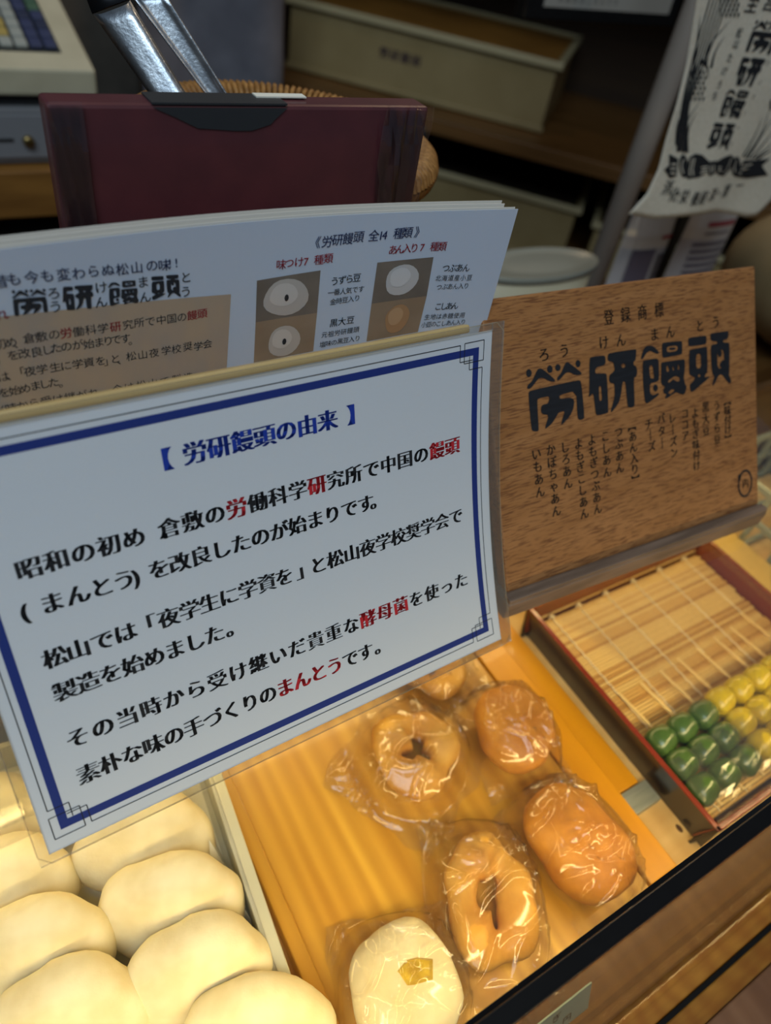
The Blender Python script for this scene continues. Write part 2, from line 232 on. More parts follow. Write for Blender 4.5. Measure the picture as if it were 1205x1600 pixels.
B_BOW=[[[566.1, 263.3], [579.4, 259.4], [586.4, 244.6], [578.6, 243.0], [573.2, 246.9], [567.4, 250.3], [571.3, 254.3]], [[596.2, 253.1], [598.8, 248.1], [599.1, 244.5], [596.9, 243.2], [592.9, 244.7], [588.3, 248.5], [584.2, 253.4], [581.7, 258.3], [581.5, 261.7], [583.6, 262.9], [587.4, 261.6], [592.0, 258.0]], [[593.0, 260.9], [598.6, 263.5], [608.3, 262.4], [621.7, 256.5], [625.6, 247.0], [615.7, 243.5], [601.4, 242.1], [596.5, 246.1], [594.5, 254.5]], [[620.2, 256.6], [630.5, 257.2], [636.6, 253.3], [640.1, 246.5], [630.9, 243.9], [624.1, 248.0]], [[631.2, 256.3], [641.1, 259.8], [651.0, 261.4], [660.6, 257.4], [661.7, 247.7], [656.4, 242.0], [643.2, 244.4]], [[677.6, 249.7], [680.4, 244.9], [680.5, 241.4], [677.6, 240.2], [672.7, 241.7], [667.1, 245.3], [662.3, 250.1], [659.6, 254.8], [659.6, 258.1], [662.4, 259.3], [667.1, 257.9], [672.7, 254.4]], [[677.4, 255.0], [698.1, 254.5], [717.7, 256.0], [711.4, 249.1], [728.3, 239.9], [698.7, 237.4], [677.6, 240.2], [678.8, 247.2]]]
B_BOWLINES=[[[596.6, 259.9], [599.2, 249.7], [602.5, 244.9]], [[599.7, 259.8], [602.4, 250.6], [606.5, 245.7]], [[653.3, 258.5], [654.4, 250.8], [653.1, 244.1]], [[612.7, 252.1], [621.4, 252.8]], [[614.4, 249.7], [623.5, 249.9]], [[614.5, 247.3], [623.6, 247.5]], [[638.0, 251.3], [642.9, 251.2]], [[639.9, 248.9], [646.3, 247.7]], [[572.9, 255.1], [579.5, 254.9]], [[573.8, 251.5], [581.2, 251.2]], [[576.3, 247.7], [583.3, 247.0]], [[679.7, 250.1], [694.1, 251.1]], [[680.0, 246.6], [697.5, 247.1]], [[680.3, 243.1], [698.3, 242.0]], [[624.6, 253.6], [629.6, 246.8]], [[629.0, 254.0], [634.1, 247.2]], [[586.1, 259.3], [586.8, 253.8], [592.8, 247.1]], [[664.7, 256.3], [666.1, 250.5], [672.6, 244.4]]]
B_STALK=[[[574.7, 265.4], [556.1, 302.5], [547.7, 332.3], [539.5, 372.5]], [[576.0, 265.4], [556.9, 302.5], [549.2, 332.4], [541.5, 372.6]], [[577.3, 265.3], [557.7, 302.5], [550.8, 332.4], [543.6, 372.8]], [[578.7, 265.3], [558.6, 302.5], [552.3, 332.5], [545.7, 372.9]], [[580.0, 265.3], [559.4, 302.6], [553.9, 332.5], [547.7, 373.0]], [[581.3, 265.3], [560.2, 302.6], [555.4, 332.6], [549.8, 373.2]], [[582.6, 265.2], [561.0, 302.6], [557.0, 332.6], [551.9, 373.3]], [[583.9, 265.2], [561.8, 302.6], [558.5, 332.7], [554.0, 373.4]], [[585.2, 265.2], [562.6, 302.6], [560.1, 332.7], [556.1, 373.6]], [[586.6, 265.2], [563.4, 302.6], [561.7, 332.8], [558.2, 373.7]], [[587.9, 265.1], [564.3, 302.6], [563.3, 332.8], [560.3, 373.8]]]
B_BLADE=[[[554.9, 322.0], [545.8, 342.5], [536.5, 361.2]], [[565.4, 329.9], [561.4, 344.6], [572.7, 360.5]], [[573.1, 328.6], [570.3, 339.8], [573.7, 350.5]], [[583.4, 264.3], [571.6, 287.8], [576.9, 303.9]], [[587.8, 264.2], [577.3, 282.7], [578.8, 296.2]], [[557.0, 326.6], [558.0, 332.7], [562.2, 334.3]], [[558.0, 332.7], [566.7, 329.9], [575.3, 321.0]], [[672.8, 258.6], [676.1, 276.5], [673.9, 292.5]], [[677.8, 257.5], [684.5, 276.4], [678.7, 298.3]], [[682.9, 256.4], [687.1, 281.0], [690.8, 292.0]], [[688.1, 256.3], [697.1, 271.5], [700.7, 280.9]], [[693.3, 256.1], [703.9, 263.7], [710.2, 272.3]], [[698.5, 255.0], [709.2, 261.7], [716.3, 265.4]], [[576.9, 265.4], [570.1, 277.7], [558.8, 290.3]], [[570.5, 270.7], [561.6, 286.2], [560.2, 298.5]]]
B_GRAIN=[[551.7, 324.6], [556.7, 324.7], [561.7, 324.9], [566.8, 325.0], [555.8, 321.1], [560.8, 321.2], [565.9, 321.3], [571.0, 321.4], [555.7, 317.4], [560.7, 317.5], [565.8, 317.6], [571.0, 317.7], [559.8, 313.7], [564.9, 313.8], [570.1, 313.9], [575.3, 314.0], [559.7, 310.0], [564.9, 310.0], [570.0, 310.1], [575.2, 310.2], [564.0, 306.2], [569.1, 306.3], [574.4, 306.3], [579.6, 306.4], [552.0, 372.0], [556.7, 372.3], [561.4, 372.6], [566.1, 372.9], [570.9, 373.2], [556.2, 369.2], [560.9, 369.5], [565.7, 369.8], [570.5, 370.1], [575.3, 370.4], [556.4, 366.1], [561.2, 366.4], [566.0, 366.7], [570.8, 367.0], [575.6, 367.3], [560.7, 363.3], [565.5, 363.6], [570.3, 363.8], [575.2, 364.1], [580.1, 364.4], [674.1, 305.3], [675.8, 303.4], [677.5, 301.4], [679.2, 299.5]]
B_LEFT=[[518.8, 381.2], [526.5, 370.3], [536.3, 346.9], [543.1, 329.3], [551.9, 290.4], [560.7, 251.3], [558.5, 229.1], [547.0, 211.7]]
B_BOT=[[547.0, 211.7], [579.0, 206.7], [618.5, 208.3], [669.3, 207.0], [727.9, 198.1], [743.3, 199.1]]
B_RIGHT=[[743.3, 199.1], [755.0, 214.8], [758.1, 253.5], [729.6, 335.9], [688.4, 393.6]]
# ================================================================ THE SHOP SHELL
fl = bmesh.new(); box(fl, (-3, -2.5, -0.92), (4, 4.6, -0.9)); struct(obj('floor', fl, mat('floor_wood', '4a3524', .5, c2='2c1e14', nscale=(3, 40, 3))))
for nm, lo, hi in (('wall_back', (-3, 4.5, -.9), (4, 4.6, 1.9)), ('wall_right', (4, -2.5, -.9), (4.1, 4.6, 1.9)), ('wall_left', (-3.1, -2.5, -.9), (-3, 4.6, 1.9))):
    b = bmesh.new(); box(b, lo, hi); struct(obj(nm, b, mat('wall_paint', '5a4c3c', .8, c2='4c3f31', nscale=(2, 2, 2))))

# ================================================================ THE GLASS CASE
GL = clear('case_glass', (0.985, 0.99, 0.985), 0.0, 0.0, 0.35)
BLK = mat('black_frame', '0a0a0b', .35, c2='050506', nscale=(80, 80, 80))
case = thing('display_case', 'low glass display case with black top rail holding the bread trays', 'display case', (0.22, 0.12, -0.03))
b = bmesh.new(); box(b, (-0.35, 0.0002, -0.012), (0.95, 0.262, 0.0)); obj('case_floor', b, mat('case_floor_wood', 'e3bd7c', .55, c2='d2a561', nscale=(6, 60, 6), nbias=.5, wave=((18, 3, 3), .25, 'b98a48')), case, bevel=.001)
b = bmesh.new(); box(b, (-0.35, 0.007, 0.1185), (0.95, 0.262, 0.1235)); obj('glass_top', b, GL, case)
b = bmesh.new(); box(b, (0, -.0035, 0), (1.3, 0, .1345), (Vector((-.35, -.0265, 0)), Vector((1, 0, 0)), Vector((0, .98, -.2)), Vector((0, .2, .98)))); obj('front_glass', b, GL, case)
b = bmesh.new(); box(b, (-0.35, 0.0, 0.1135), (0.95, 0.0070, 0.1300)); obj('top_rail', b, BLK, case, bevel=.0006)
b = bmesh.new(); box(b, (-0.35, 0.0072, 0.1030), (0.95, 0.0092, 0.1180)); obj('added_led_blocker', b, BLK, case)  # unseen strip, added to keep the LED's light off the front floor
b = bmesh.new(); box(b, (-0.35, 0.256, 0.0), (0.95, 0.262, 0.1235)); obj('back_panel', b, mat('case_back', '6b4a26', .5, c2='55391b', nscale=(5, 60, 60)), case)
b = bmesh.new(); box(b, (-0.35, -0.0243, -0.012), (0.95, 0.0, -0.0005)); obj('front_ledge', b, mat('front_floor_shade_brown', '86603a', .5, c2='6d4a29', nscale=(40, 7, 7), wave=((24, 6, 6), .3, '5d3d20')), case, bevel=.001)  # front floor strip; shade and the glass's dark reflection put into its brown
# counter lip in front: two boards with a black gasket between
b = bmesh.new(); box(b, (-0.35, -0.0385, -0.03), (0.95, -0.0245, -0.010)); obj('sill_board', b, mat('sill_wood', 'b57c2e', .45, c2='8a561c', nscale=(14, 90, 30), wave=((22, 40, 10), .5, '8a4f16')), case, bevel=.001)
b = bmesh.new(); box(b, (-0.35, -0.0408, -0.03), (0.95, -0.0385, -0.0085)); obj('gasket', b, BLK, case)
b = bmesh.new(); box(b, (-0.35, -0.052, -0.03), (0.95, -0.0408, -0.010)); obj('sill_board', b, MATS['sill_wood'], case, bevel=.001)
# lower counter ledge on the customer's side, three planks
lg = thing('counter_ledge', 'pinkish brown wooden counter ledge at the lower right corner, below the case front', 'counter', (0.3, -0.3, -0.2))
for k in range(5):
    b = bmesh.new(); box(b, (-0.35+k*.26, -0.60, -0.037), (-0.35+k*.26+.258, -0.0525, -0.0125)); obj('plank', b, mat('ledge_wood', '94694a', .5, c2='7c543a', nscale=(40, 7, 7), wave=((30, 5, 5), .3, '7c5234')), lg, bevel=.001)
b = bmesh.new(); box(b, (-.3, -.58, -.899), (.9, -.08, -.0375)); obj('cabinet_body', b, mat('cab', '7b5a3c', .6, c2='674a30', nscale=(5, 5, 40)), lg)

# price cards just inside the slanting front glass
for k, (x, lab) in enumerate([(0.168, 'small pale green price card behind the front glass below the black rail')]):
    t = thing('price_card', lab, 'card', (x, -0.012, 0.002))
    fr = (Vector((x-.026, -.014, .0008)), Vector((1, 0, 0)), Vector((0, .35, .937)), Vector((0, .937, -.35)))
    b = bmesh.new(); box(b, (0, 0, 0), (.05, .022, .0008), fr); obj('card_sheet', b, mat('card_green', 'a9bba6', .5), t)
    p = Print(); rows = ['よもぎ', '140円'] if k == 0 else ['こしあん', '130円']
    for j, tx in enumerate(rows): p.text([(c, 10+i*8, 6+j*9) for i, c in enumerate(tx)], 6.5)
    p.build('lettering', ink('ink_grey', '40484a'), lambda u, v: fr[0]+fr[1]*(u/1000)+fr[2]*(.022-v/1000)+fr[3]*(-.0003), t)

# ================================================================ BUNS AND THEIR TRAY
BUN = mat('bun_crust', 'efe3bf', .6, c2='e2d2a6', nscale=(60, 60, 60), bump=.35, bscale=(500, 500, 500), sss=.08)
def bun_mesh(name, L, Wd, H, seed, nu=40, nv=22, p=2.3, bend=.006):
    V = []; F = []
    for i in range(nv+1):
        th = math.pi*i/nv-math.pi/2
        for j in range(nu):
            ph = 2*math.pi*j/nu; c = math.cos(th)
            sg = lambda a, e: math.copysign(abs(a)**(2/e), a)
            x = L/2*sg(math.cos(ph), p)*sg(c, 2.2); y = Wd/2*sg(math.sin(ph), p)*sg(c, 2.2); z = H/2*sg(math.sin(th), 2.4)
            q = Vector((x, y, z)); d = noise.noise(q*38+Vector((seed*3.1, 0, seed)))*.0040+noise.noise(q*85)*.0012+noise.noise(q*160+Vector((seed, 5, 0)))*.0006
            y -= bend*(x/(L/2))**2                      # gentle banana bend
            q = Vector((x, y, z)); V.append(q+q.normalized()*d)
        
    for i in range(nv):
        for j in range(nu): F.append((i*nu+j, i*nu+(j+1) % nu, (i+1)*nu+(j+1) % nu, (i+1)*nu+j))
    me = bpy.data.meshes.new(name); me.from_pydata(V, [], F); me.update(); me.polygons.foreach_set('use_smooth', [True]*len(me.polygons)); me.materials.append(BUN)
    return me
buns = [  # x, y, z, yaw, tilt, label
 (0.020, 0.161, 0.0262, -.30, .92, 'long white steamed bun half hidden under the card corner, right column'),
 (0.021, 0.127, 0.0262, -.36, .92, 'plump white steamed bun in the right column, beside the torn white paper'),
 (0.025, 0.092, 0.0262, -.40, .92, 'largest looking white steamed bun, middle of the front right column'),
 (0.038, 0.057, 0.0262, -.42, .92, 'white steamed bun at the bottom edge, nearest the wooden board'),
 (-0.052, 0.208, 0.0262, -.22, .92, 'white steamed bun at the far left, beside the card edge'),
 (-0.048, 0.171, 0.0262, -.22, .92, 'white steamed bun just left of the clear card corner'),
 (-0.041, 0.137, 0.0262, -.26, .92, 'white steamed bun in the left column, second from the bottom'),
 (-0.033, 0.103, 0.0262, -.30, .92, 'white steamed bun at the bottom left, nearest the viewer in the left column'),
 (0.012, 0.197, 0.0262, -.26, .92, 'white steamed bun in the right column mostly behind the laminated card')]
meshes = [bun_mesh('steamed_bun', (.072), .048, .0295, s) for s in range(5)]
for i, (x, y, z, yaw, tl, lab) in enumerate(buns):
    o = bpy.data.objects.new('steamed_bun', meshes[i % 5]); COL.objects.link(o); o.location = (x, y, z-.003)
    o.rotation_euler = Matrix.Rotation(yaw, 3, 'Z').to_euler() if 0 else (Matrix.Rotation(yaw, 3, 'Z') @ Matrix.Rotation(tl, 3, 'X')).to_euler()
    tag(o, lab, 'bun', 'steamed buns in the white tray')
tr = thing('bun_tray', 'shallow white tray holding the steamed buns at lower left', 'tray', (-.05, .12, 0))
WH = mat('white_plastic', 'b3b09c', .35, c2='d3cfbd', nscale=(20, 20, 20))
ya = -.045
fr = (Vector((.058, .115, .0005)), Vector((.9976, -.069, 0)), Vector((.069, .9976, 0)), Vector((0, 0, 1)))
b = bmesh.new(); box(b, (-.20, -.115, 0), (0, .125, .002), fr); obj('tray_base', b, WH, tr)
for nm, lo, hi in (('tray_wall', (-.003, -.115, .002), (0, .125, .026)), ('tray_wall', (-.20, -.115, .002), (-.197, .125, .026)), ('tray_wall', (-.197, .122, .002), (-.003, .125, .026)), ('tray_wall', (-.197, -.115, .002), (-.003, -.112, .026))):
    b = bmesh.new(); box(b, lo, hi, fr); obj(nm, b, WH, tr, bevel=.0006)
b = bmesh.new(); box(b, (-.001, -.118, .0255), (.0045, .128, .0275), fr); obj('tray_rim', b, mat('rim_white', 'c4c1ab', .3), tr, bevel=.0008)
pp = thing('tray_paper', 'white greaseproof paper with corners sticking up between buns and tray wall', 'paper', (0.0, .12, .003))
V = []; F = []
for k, (x, y) in enumerate([(.0535, .142), (.0555, .112), (.052, .166)]):
    b0 = len(V); V += [(x-.010, y-.010, .004), (x+.0006, y-.012, .004), (x-.0005, y+.010, .004), (x-.006, y+.003, .027)]; F += [(b0, b0+1, b0+3), (b0+1, b0+2, b0+3), (b0, b0+3, b0+2)]
raw('paper_corner', V, F, mat('paper_white', 'f5f2e4', .7), pp)
b = bmesh.new(); box(b, (-.190, -.108, .0022), (-.006, .118, .0028), fr); obj('paper_sheet', b, MATS['paper_white'], pp)

# ================================================================ YELLOW BOARD UNDER THE BAGGED BREADS
YW = mat('honey_board', 'd8a63c', .38, c2='bd862a', nscale=(70, 4, 20), nbias=.5, contrast=.4, wave=((28, 2.4, 3), .5, 'a6721f'), coat=.15)
bd = thing('serving_board', 'honey coloured wooden board with raised side lips under the bagged breads', 'board', (.16, .13, 0))
b = bmesh.new(); box(b, (.0655, .011, .0), (.262, .25, .0095)); obj('board_top', b, YW, bd, bevel=.0008)
b = bmesh.new(); box(b, (.0655, .010, .0096), (.0735, .2505, .0125)); obj('side_lip', b, YW, bd, bevel=.0008)
sp = thing('orange_strip', 'bright orange wooden strip between the bagged breads and the lacquer tray', 'wooden strip', (.275, .13, 0))
ORG = mat('orange_wood', 'd39005', .4, c2='c48203', nscale=(60, 5, 20), coat=.15)
b = bmesh.new(); box(b, (.2635, .012, 0), (.2865, .25, .0105)); obj('strip_body', b, ORG, sp, bevel=.001)
b = bmesh.new(); box(b, (.2865, .062, 0), (.3065, .25, .0065)); obj('wing_board', b, ORG, sp, bevel=.001)
mt = bmesh.new(); box(mt, (.2872, .0465, .0002), (.311, .0612, .008)); tag(obj('metal_stop', mt, mat('brushed_metal', 'b9beb4', .35, .6, c2='9aa098', nscale=(20, 200, 20)), bevel=.001), 'short grey metal bar capping the end of the orange board', 'metal bar')
kn = bmesh.new(); lathe(kn, [(0, .0003), (.0016, .0003), (.0018, .0)], (.3125, .028, .0), 12, 1, 1.6); obj('wood_knot', kn, mat('knot', '5a3a1c', .6), case)

# ================================================================ BAGGED BREADS
FR_B = mat('fried_crust', 'd5922a', .55, c2='a86414', nscale=(45, 45, 45), nbias=.45, contrast=.5, bump=.5, bscale=(300, 300, 300), sss=.05)
FR_L = mat('fried_light', 'e2ae4e', .55, c2='bd7c24', nscale=(35, 35, 35), nbias=.45, contrast=.5, bump=.4, bscale=(300, 300, 300), sss=.05)
FILM = clear('bag_film', (.985, .985, .98), .13, .045, .45, milky=.012, milk='e8e0ee')
def ring_mesh(name, R1, R2, r, seed, hole=.42, twist=0):
    V = []; F = []; nu, nv = 48, 20
    for i in range(nu):
        a = 2*math.pi*i/nu; rr = r*(1+.22*math.sin(3*a+seed)+.12*math.sin(5*a+2*seed))
        for j in range(nv):
            c = 2*math.pi*j/nv+twist*a
            q = Vector(((R1+rr*math.cos(c))*math.cos(a), (R2+rr*math.cos(c))*math.sin(a), rr*.95*math.sin(c)))
            V.append(q+q.normalized()*noise.noise(q*60+Vector((seed, 0, 0)))*.004)
    for i in range(nu):
        for j in range(nv): F.append((i*nv+j, ((i+1) % nu)*nv+j, ((i+1) % nu)*nv+(j+1) % nv, i*nv+(j+1) % nv))
    me = bpy.data.meshes.new(name); me.from_pydata(V, [], F); me.update(); me.polygons.foreach_set('use_smooth', [True]*len(me.polygons)); return me
def film_mesh(cx, cy, hx, hy, yaw, item, zb, seed, n=64):
    """a crumpled clear sheet lying over an item: item = (rx, ry, h); long straight folds run across it"""
    V = []; F = []; cz, szn = math.cos(yaw), math.sin(yaw); rnd = random.Random(seed*11)
    folds = []
    for k in range(34):
        a = rnd.uniform(0, math.pi); px, py = rnd.uniform(-1, 1)*hx, rnd.uniform(-1, 1)*hy; folds.append((math.cos(a), math.sin(a), px, py, rnd.uniform(.012, .034), rnd.uniform(.0008, .0018), rnd.uniform(.0016, .0042)))
    for i in range(n+1):
        for j in range(n+1):
            u = -1+2*i/n; v = -1+2*j/n
            ex = 1+.10*noise.noise(Vector((v*2.5, seed, 0))); ey = 1+.10*noise.noise(Vector((u*2.5, seed, 9)))
            x = u*hx*ex; y = v*hy*ey
            r2 = abs(x/item[0])**2.4+abs(y/item[1])**2.4
            h = item[2]*max(0, 1-r2/1.5)**.42 if r2 < 1.5 else 0
            skirt = .0040*max(0, 1-max(abs(u), abs(v))**4)
            z = max(h, skirt)+.0010
            for ca, sa_, px, py, ln, wd, ht in folds:
                t = (x-px)*ca+(y-py)*sa_; d = abs(-(x-px)*sa_+(y-py)*ca+.002*math.sin(t*160))
                if abs(t) < ln and d < wd*1.6: z += ht*max(0, 1-d/(wd*1.6))*(1-(t/ln)**2)
            if max(abs(u), abs(v)) > .96: z = z*.5+.0008
            V.append((cx+x*cz-y*szn, cy+x*szn+y*cz, zb+z))
    for i in range(n):
        for j in range(n): a = i*(n+1)+j; F.append((a, a+n+1, a+n+2, a+1))
    return V, F
def bag(kind, x, y, yaw, size, label, filmsize, seed, cat='bread', z0=.0100):
    t = thing('bagged_bread', label, cat, (x, y, z0), 'breads in clear bags on the honey board')
    rx, ry, h = size
    if kind == 'ring':
        me = ring_mesh('fried_ring', rx*.60, ry*.60, min(rx, ry)*.40, seed, twist=2 if seed % 2 else 1); zc = z0+min(rx, ry)*.42
        o = link_mesh('fried_ring', me, FR_L, t)
    else:
        me = bun_mesh('fried_bun', rx*2, ry*2, h, seed, 40, 22, 2.5 if kind == 'white' else 2.2, 0.001); me.materials.clear(); zc = z0+h/2+.0004
        o = link_mesh('fried_bun' if kind == 'bun' else 'white_bun', me, FR_B if kind == 'bun' else BUN, t)
    o.location = (x, y, zc); o.rotation_euler = (0, 0, yaw); bag.last = o
    hh = (zc-z0)*2
    V, F = film_mesh(x, y, filmsize[0], filmsize[1], yaw, (rx*1.06, ry*1.06, hh+.0022), z0, seed)
    raw('clear_bag', V, F, FILM, t, True)
    return t
bag('ring', .177, .140, .5, (.030, .027, .026), 'ring shaped fried bread in a clear bag just below the card edge, near its middle', (.046, .040), 3)
bag('ring', .224, .186, .1, (.024, .020, .022), 'dark fried ring bread in a clear bag, farthest back, partly behind the card', (.030, .028), 6)
bag('bun', .243, .124, 1.35, (.029, .024, .028), 'golden oval bread in a clear bag beside the right corner of the card', (.038, .030), 4)
bag('bun', .232, .050, 1.65, (.034, .0265, .031), 'large smooth oval fried bread in a clear bag nearest the orange strip', (.040, .029), 5)
bag('ring', .168, .050, 1.1, (.037, .026, .027), 'twisted fried ring bread with dark holes in a clear bag by the black rail', (.046, .034), 7)
t = bag('white', .1075, .040, -.3, (.027, .0265, .022), 'white bread with a yellow sweet potato centre in a clear bag beside the steamed buns', (.034, .034), 2)
V = []; F = []
for k in range(7):
    a = 2*math.pi*k/7; r = .0082*(1+.35*math.cos(2*a+.6)); V.append((.112+r*math.cos(a), .041+r*math.sin(a), .0300)); V.append((.112+r*.75*math.cos(a), .041+r*.75*math.sin(a), .0328))
for k in range(7): F.append((2*k, 2*((k+1) % 7), 2*((k+1) % 7)+1, 2*k+1))
F.append(tuple(2*k+1 for k in range(7))); raw('yellow_filling', V, F, mat('sweet_potato', 'cfae20', .4, c2='b59112', nscale=(200, 200, 200), coat=.3), bag.last)

# ================================================================ LACQUER TRAY WITH MAT AND DUMPLINGS
lt = thing('lacquer_tray', 'black and red lacquer tray with dumpling skewers on a bamboo mat', 'tray', (.41, .1, 0))
RED = mat('red_lacquer', '6a2214', .28, coat=.5); BLL = mat('black_lacquer', '1a1512', .3, coat=.5)
X0, X1, Y0, Y1 = .311, .513, .013, .196
fr = None
b = bmesh.new(); box(b, (X0+.006, Y0+.006, .0005), (X1-.006, Y1-.006, .008)); obj('tray_base', b, BLL, lt)
def wall(a, c, na, inner):  # sloping wall from bottom line to rim line
    pass
def sloped(name, p0, p1, inx, iny, zlo, zhi, th, material, lean=.005):
    a, c = Vector((*p0, 0)), Vector((*p1, 0)); n = Vector((inx, iny, 0)); v = []
    for q in (a, c):
        v += [(q.x+n.x*lean, q.y+n.y*lean, zlo), (q.x+n.x*(lean+th), q.y+n.y*(lean+th), zlo), (q.x+n.x*th, q.y+n.y*th, zhi), (q.x, q.y, zhi)]
    return raw(name, v, [(0, 1, 2, 3), (4, 7, 6, 5), (0, 3, 7, 4), (1, 5, 6, 2), (3, 2, 6, 7), (0, 4, 5, 1)], material, lt)
for p0, p1, nx, ny in (((X0, Y0), (X0, Y1), 1, 0), ((X1, Y0), (X1, Y1), -1, 0), ((X0, Y0), (X1, Y0), 0, 1), ((X0, Y1), (X1, Y1), 0, -1)):
    sloped('tray_wall', p0, p1, nx, ny, .0005, .029, .0018, BLL)
    q0 = (p0[0]+nx*.0019, p0[1]+ny*.0019); q1 = (p1[0]+nx*.0019, p1[1]+ny*.0019)
    sloped('inner_wall', q0, q1, nx, ny, .008, .029, .0008, RED)
    b = bmesh.new(); lo = (min(p0[0], p1[0])-.0003, min(p0[1], p1[1])-.0003, .029); hi = (max(p0[0], p1[0])+.0003, max(p0[1], p1[1])+.0003, .0305)
    lo = (lo[0] if nx != -1 else lo[0]-.003, lo[1] if ny != -1 else lo[1]-.003, lo[2]); hi = (hi[0] if nx != 1 else hi[0]+.003, hi[1] if ny != 1 else hi[1]+.003, hi[2])
    box(b, lo, hi); obj('tray_rim', b, mat('rim_red', '7c2c16', .25, coat=.4), lt, bevel=.0006)
# bamboo mat: single slats bound with string, raised on the tray's step
bmt = thing('bamboo_mat', 'bamboo slat mat tied with pale string lining the lacquer tray', 'mat', (.41, .1, .018))
sl = bmesh.new(); box(sl, (-.0925, -.0010, -.0006), (.0925, .0010, .0006)); me = bpy.data.meshes.new('slat'); bmesh.ops.bevel(sl, geom=sl.edges[:], offset=.0004, segments=1); sl.to_mesh(me); sl.free()
SLM = [mat('bamboo_%s' % n_, a_, .45, c2=b_, nscale=(8, 300, 30)) for n_, a_, b_ in (('pale', 'e2bf78', 'd3a95c'), ('mid', 'd6ab5f', 'c2924a'), ('brown', 'c08f48', 'a87736'))]
mes = []
for M_ in SLM:
    m2 = me.copy(); m2.materials.append(M_); mes.append(m2)
ny_ = 68
for k in range(ny_):
    y = .022+k*.00245; o = bpy.data.objects.new('slat', random.choice([mes[0], mes[0], mes[1], mes[1], mes[2]])); COL.objects.link(o); o.parent = bmt; o.matrix_parent_inverse = Matrix.Translation(-bmt.location)
    o.location = (.412+random.uniform(-.0012, .0012), y, .0140+random.uniform(-.0002, .0002))
STR = mat('mat_string', 'ead9b0', .8)
for x in (.334, .362, .392, .424, .456, .488):
    b = bmesh.new(); pts = [(x+.0005*math.sin(k*1.9), .0215+k*.00245/1, .0152+.0003*(k % 2)) for k in range(ny_+1)]; tube(b, pts, .0005, 6); so = obj('string', b, STR, bmt)
    b = bmesh.new(); tube(b, [(x-.003, .187, .0155), (x, .1885, .0172), (x+.003, .1872, .0155), (x+.001, .1862, .0168), (x-.002, .188, .0175)], .0008, 6); obj('string_knot', b, STR, so)
b = bmesh.new(); tube(b, [(.318, .1905, .016), (.41, .191, .0165), (.505, .1905, .016)], .0013, 8); obj('end_rod', b, SLM[0], bmt)
# dumpling skewers
GRN = mat('green_dumpling', '48652c', .3, c2='3c5824', nscale=(60, 60, 60), sss=.05, coat=.5)
YEL = mat('yellow_dumpling', 'd0b81c', .3, c2='c2a712', nscale=(60, 60, 60), sss=.1, coat=.4)
def dumpling(me_name):
    me = bun_mesh(me_name, .0208, .0178, .0165, 8, 24, 14, 3.0, 0.0); me.materials.clear(); return me
dm = dumpling('dumpling')
SK = mat('skewer_wood', 'e8c987', .5, c2='dcb872', nscale=(200, 10, 200))
names = ['leftmost green dumpling skewer, against the tray wall', 'middle one of the three green dumpling skewers', 'green dumpling skewer next to the yellow ones', 'yellow dumpling skewer next to the green ones', 'second yellow dumpling skewer from the green ones', 'third yellow dumpling skewer from the green ones', 'fourth yellow dumpling skewer, at the frame edge', 'farthest right yellow dumpling skewer, hardly in view']
for k in range(8):
    x = .3295+k*.0215; yt = .073+(.0 if k < 3 else .002)
    t = thing('dumpling_skewer', names[k], 'dumpling skewer', (x, .05, .0155), 'dumpling skewers in the lacquer tray')
    top = (.112, .112, .113, .115, .115, .116, .117, .122)[k]
    b = bmesh.new(); tube(b, [(x+.001, yt-.05, .0250), (x+.0005, yt, .0250), (x+.001, top, .0205)], .00115, 8); obj('skewer', b, SK, t)
    for j in range(3):
        o = bpy.data.objects.new('dumpling', dm if k else dm); m3 = dm.copy(); o = bpy.data.objects.new('dumpling', m3); m3.materials.append(GRN if k < 3 else YEL); COL.objects.link(o); o.parent = t; o.matrix_parent_inverse = Matrix.Translation(-t.location)
        o.location = (x+random.uniform(-.0004, .0004), yt-j*.0182, .0238+random.uniform(-.0002, .0003)); o.rotation_euler = (0, 0, random.uniform(-.06, .06))
# cling film pulled over the front dumplings
V = []; F = []; n = 26
for i in range(n+1):
    for j in range(13):
        x = X0+.003+(X1-X0-.006)*i/n; y = Y0+.001+.044*j/12; V.append((x, y, .0335+.0012*noise.noise(Vector((x*90, y*160, 1)))-.0022*(j/12 < .1)+random.uniform(-.0002, .0002)))
for i in range(n):
    for j in range(12): a = i*13+j; F += [(a, a+13, a+14), (a, a+14, a+1)]
tag(raw('cling_film', V, F, clear('cling', (.94, .94, .94), .12, .04, .8, milky=.02)), 'clear cling film stretched over the front green and yellow dumplings', 'plastic film')
# ================================================================ LAMINATED CARD
CA = Vector((-0.01351, 0.19652, 0.26726)); C_a = Vector((.9995, .0303, -.007)); C_b = Vector((.0066, -.4277, -.9039)); C_n = Vector((-.0304, .9034, -.4277))
_N = 40; _H = .14632; _cb = [0.0]; _cn = [0.0]; _th = []
for i in range(_N):
    m_ = (i+.5)/_N-.5; th = -.27017*m_-.02645*2*m_*m_; _th.append(th); _cb.append(_cb[-1]+math.cos(th)*_H/_N); _cn.append(_cn[-1]+math.sin(th)*_H/_N)
def card(u, v, off=0.0):
    """millimetres on the gently bowed card -> world; off lifts towards the reader"""
    s = v/1000/_H*_N; i = min(_N-1, max(0, int(math.floor(s)))); f = s-i; th = _th[i]
    B = _cb[i]+f*math.cos(th)*_H/_N; Nn = _cn[i]+f*math.sin(th)*_H/_N
    return CA+C_a*(u/1000)+C_b*(B+off*math.sin(th))+C_n*(Nn-off*math.cos(th))
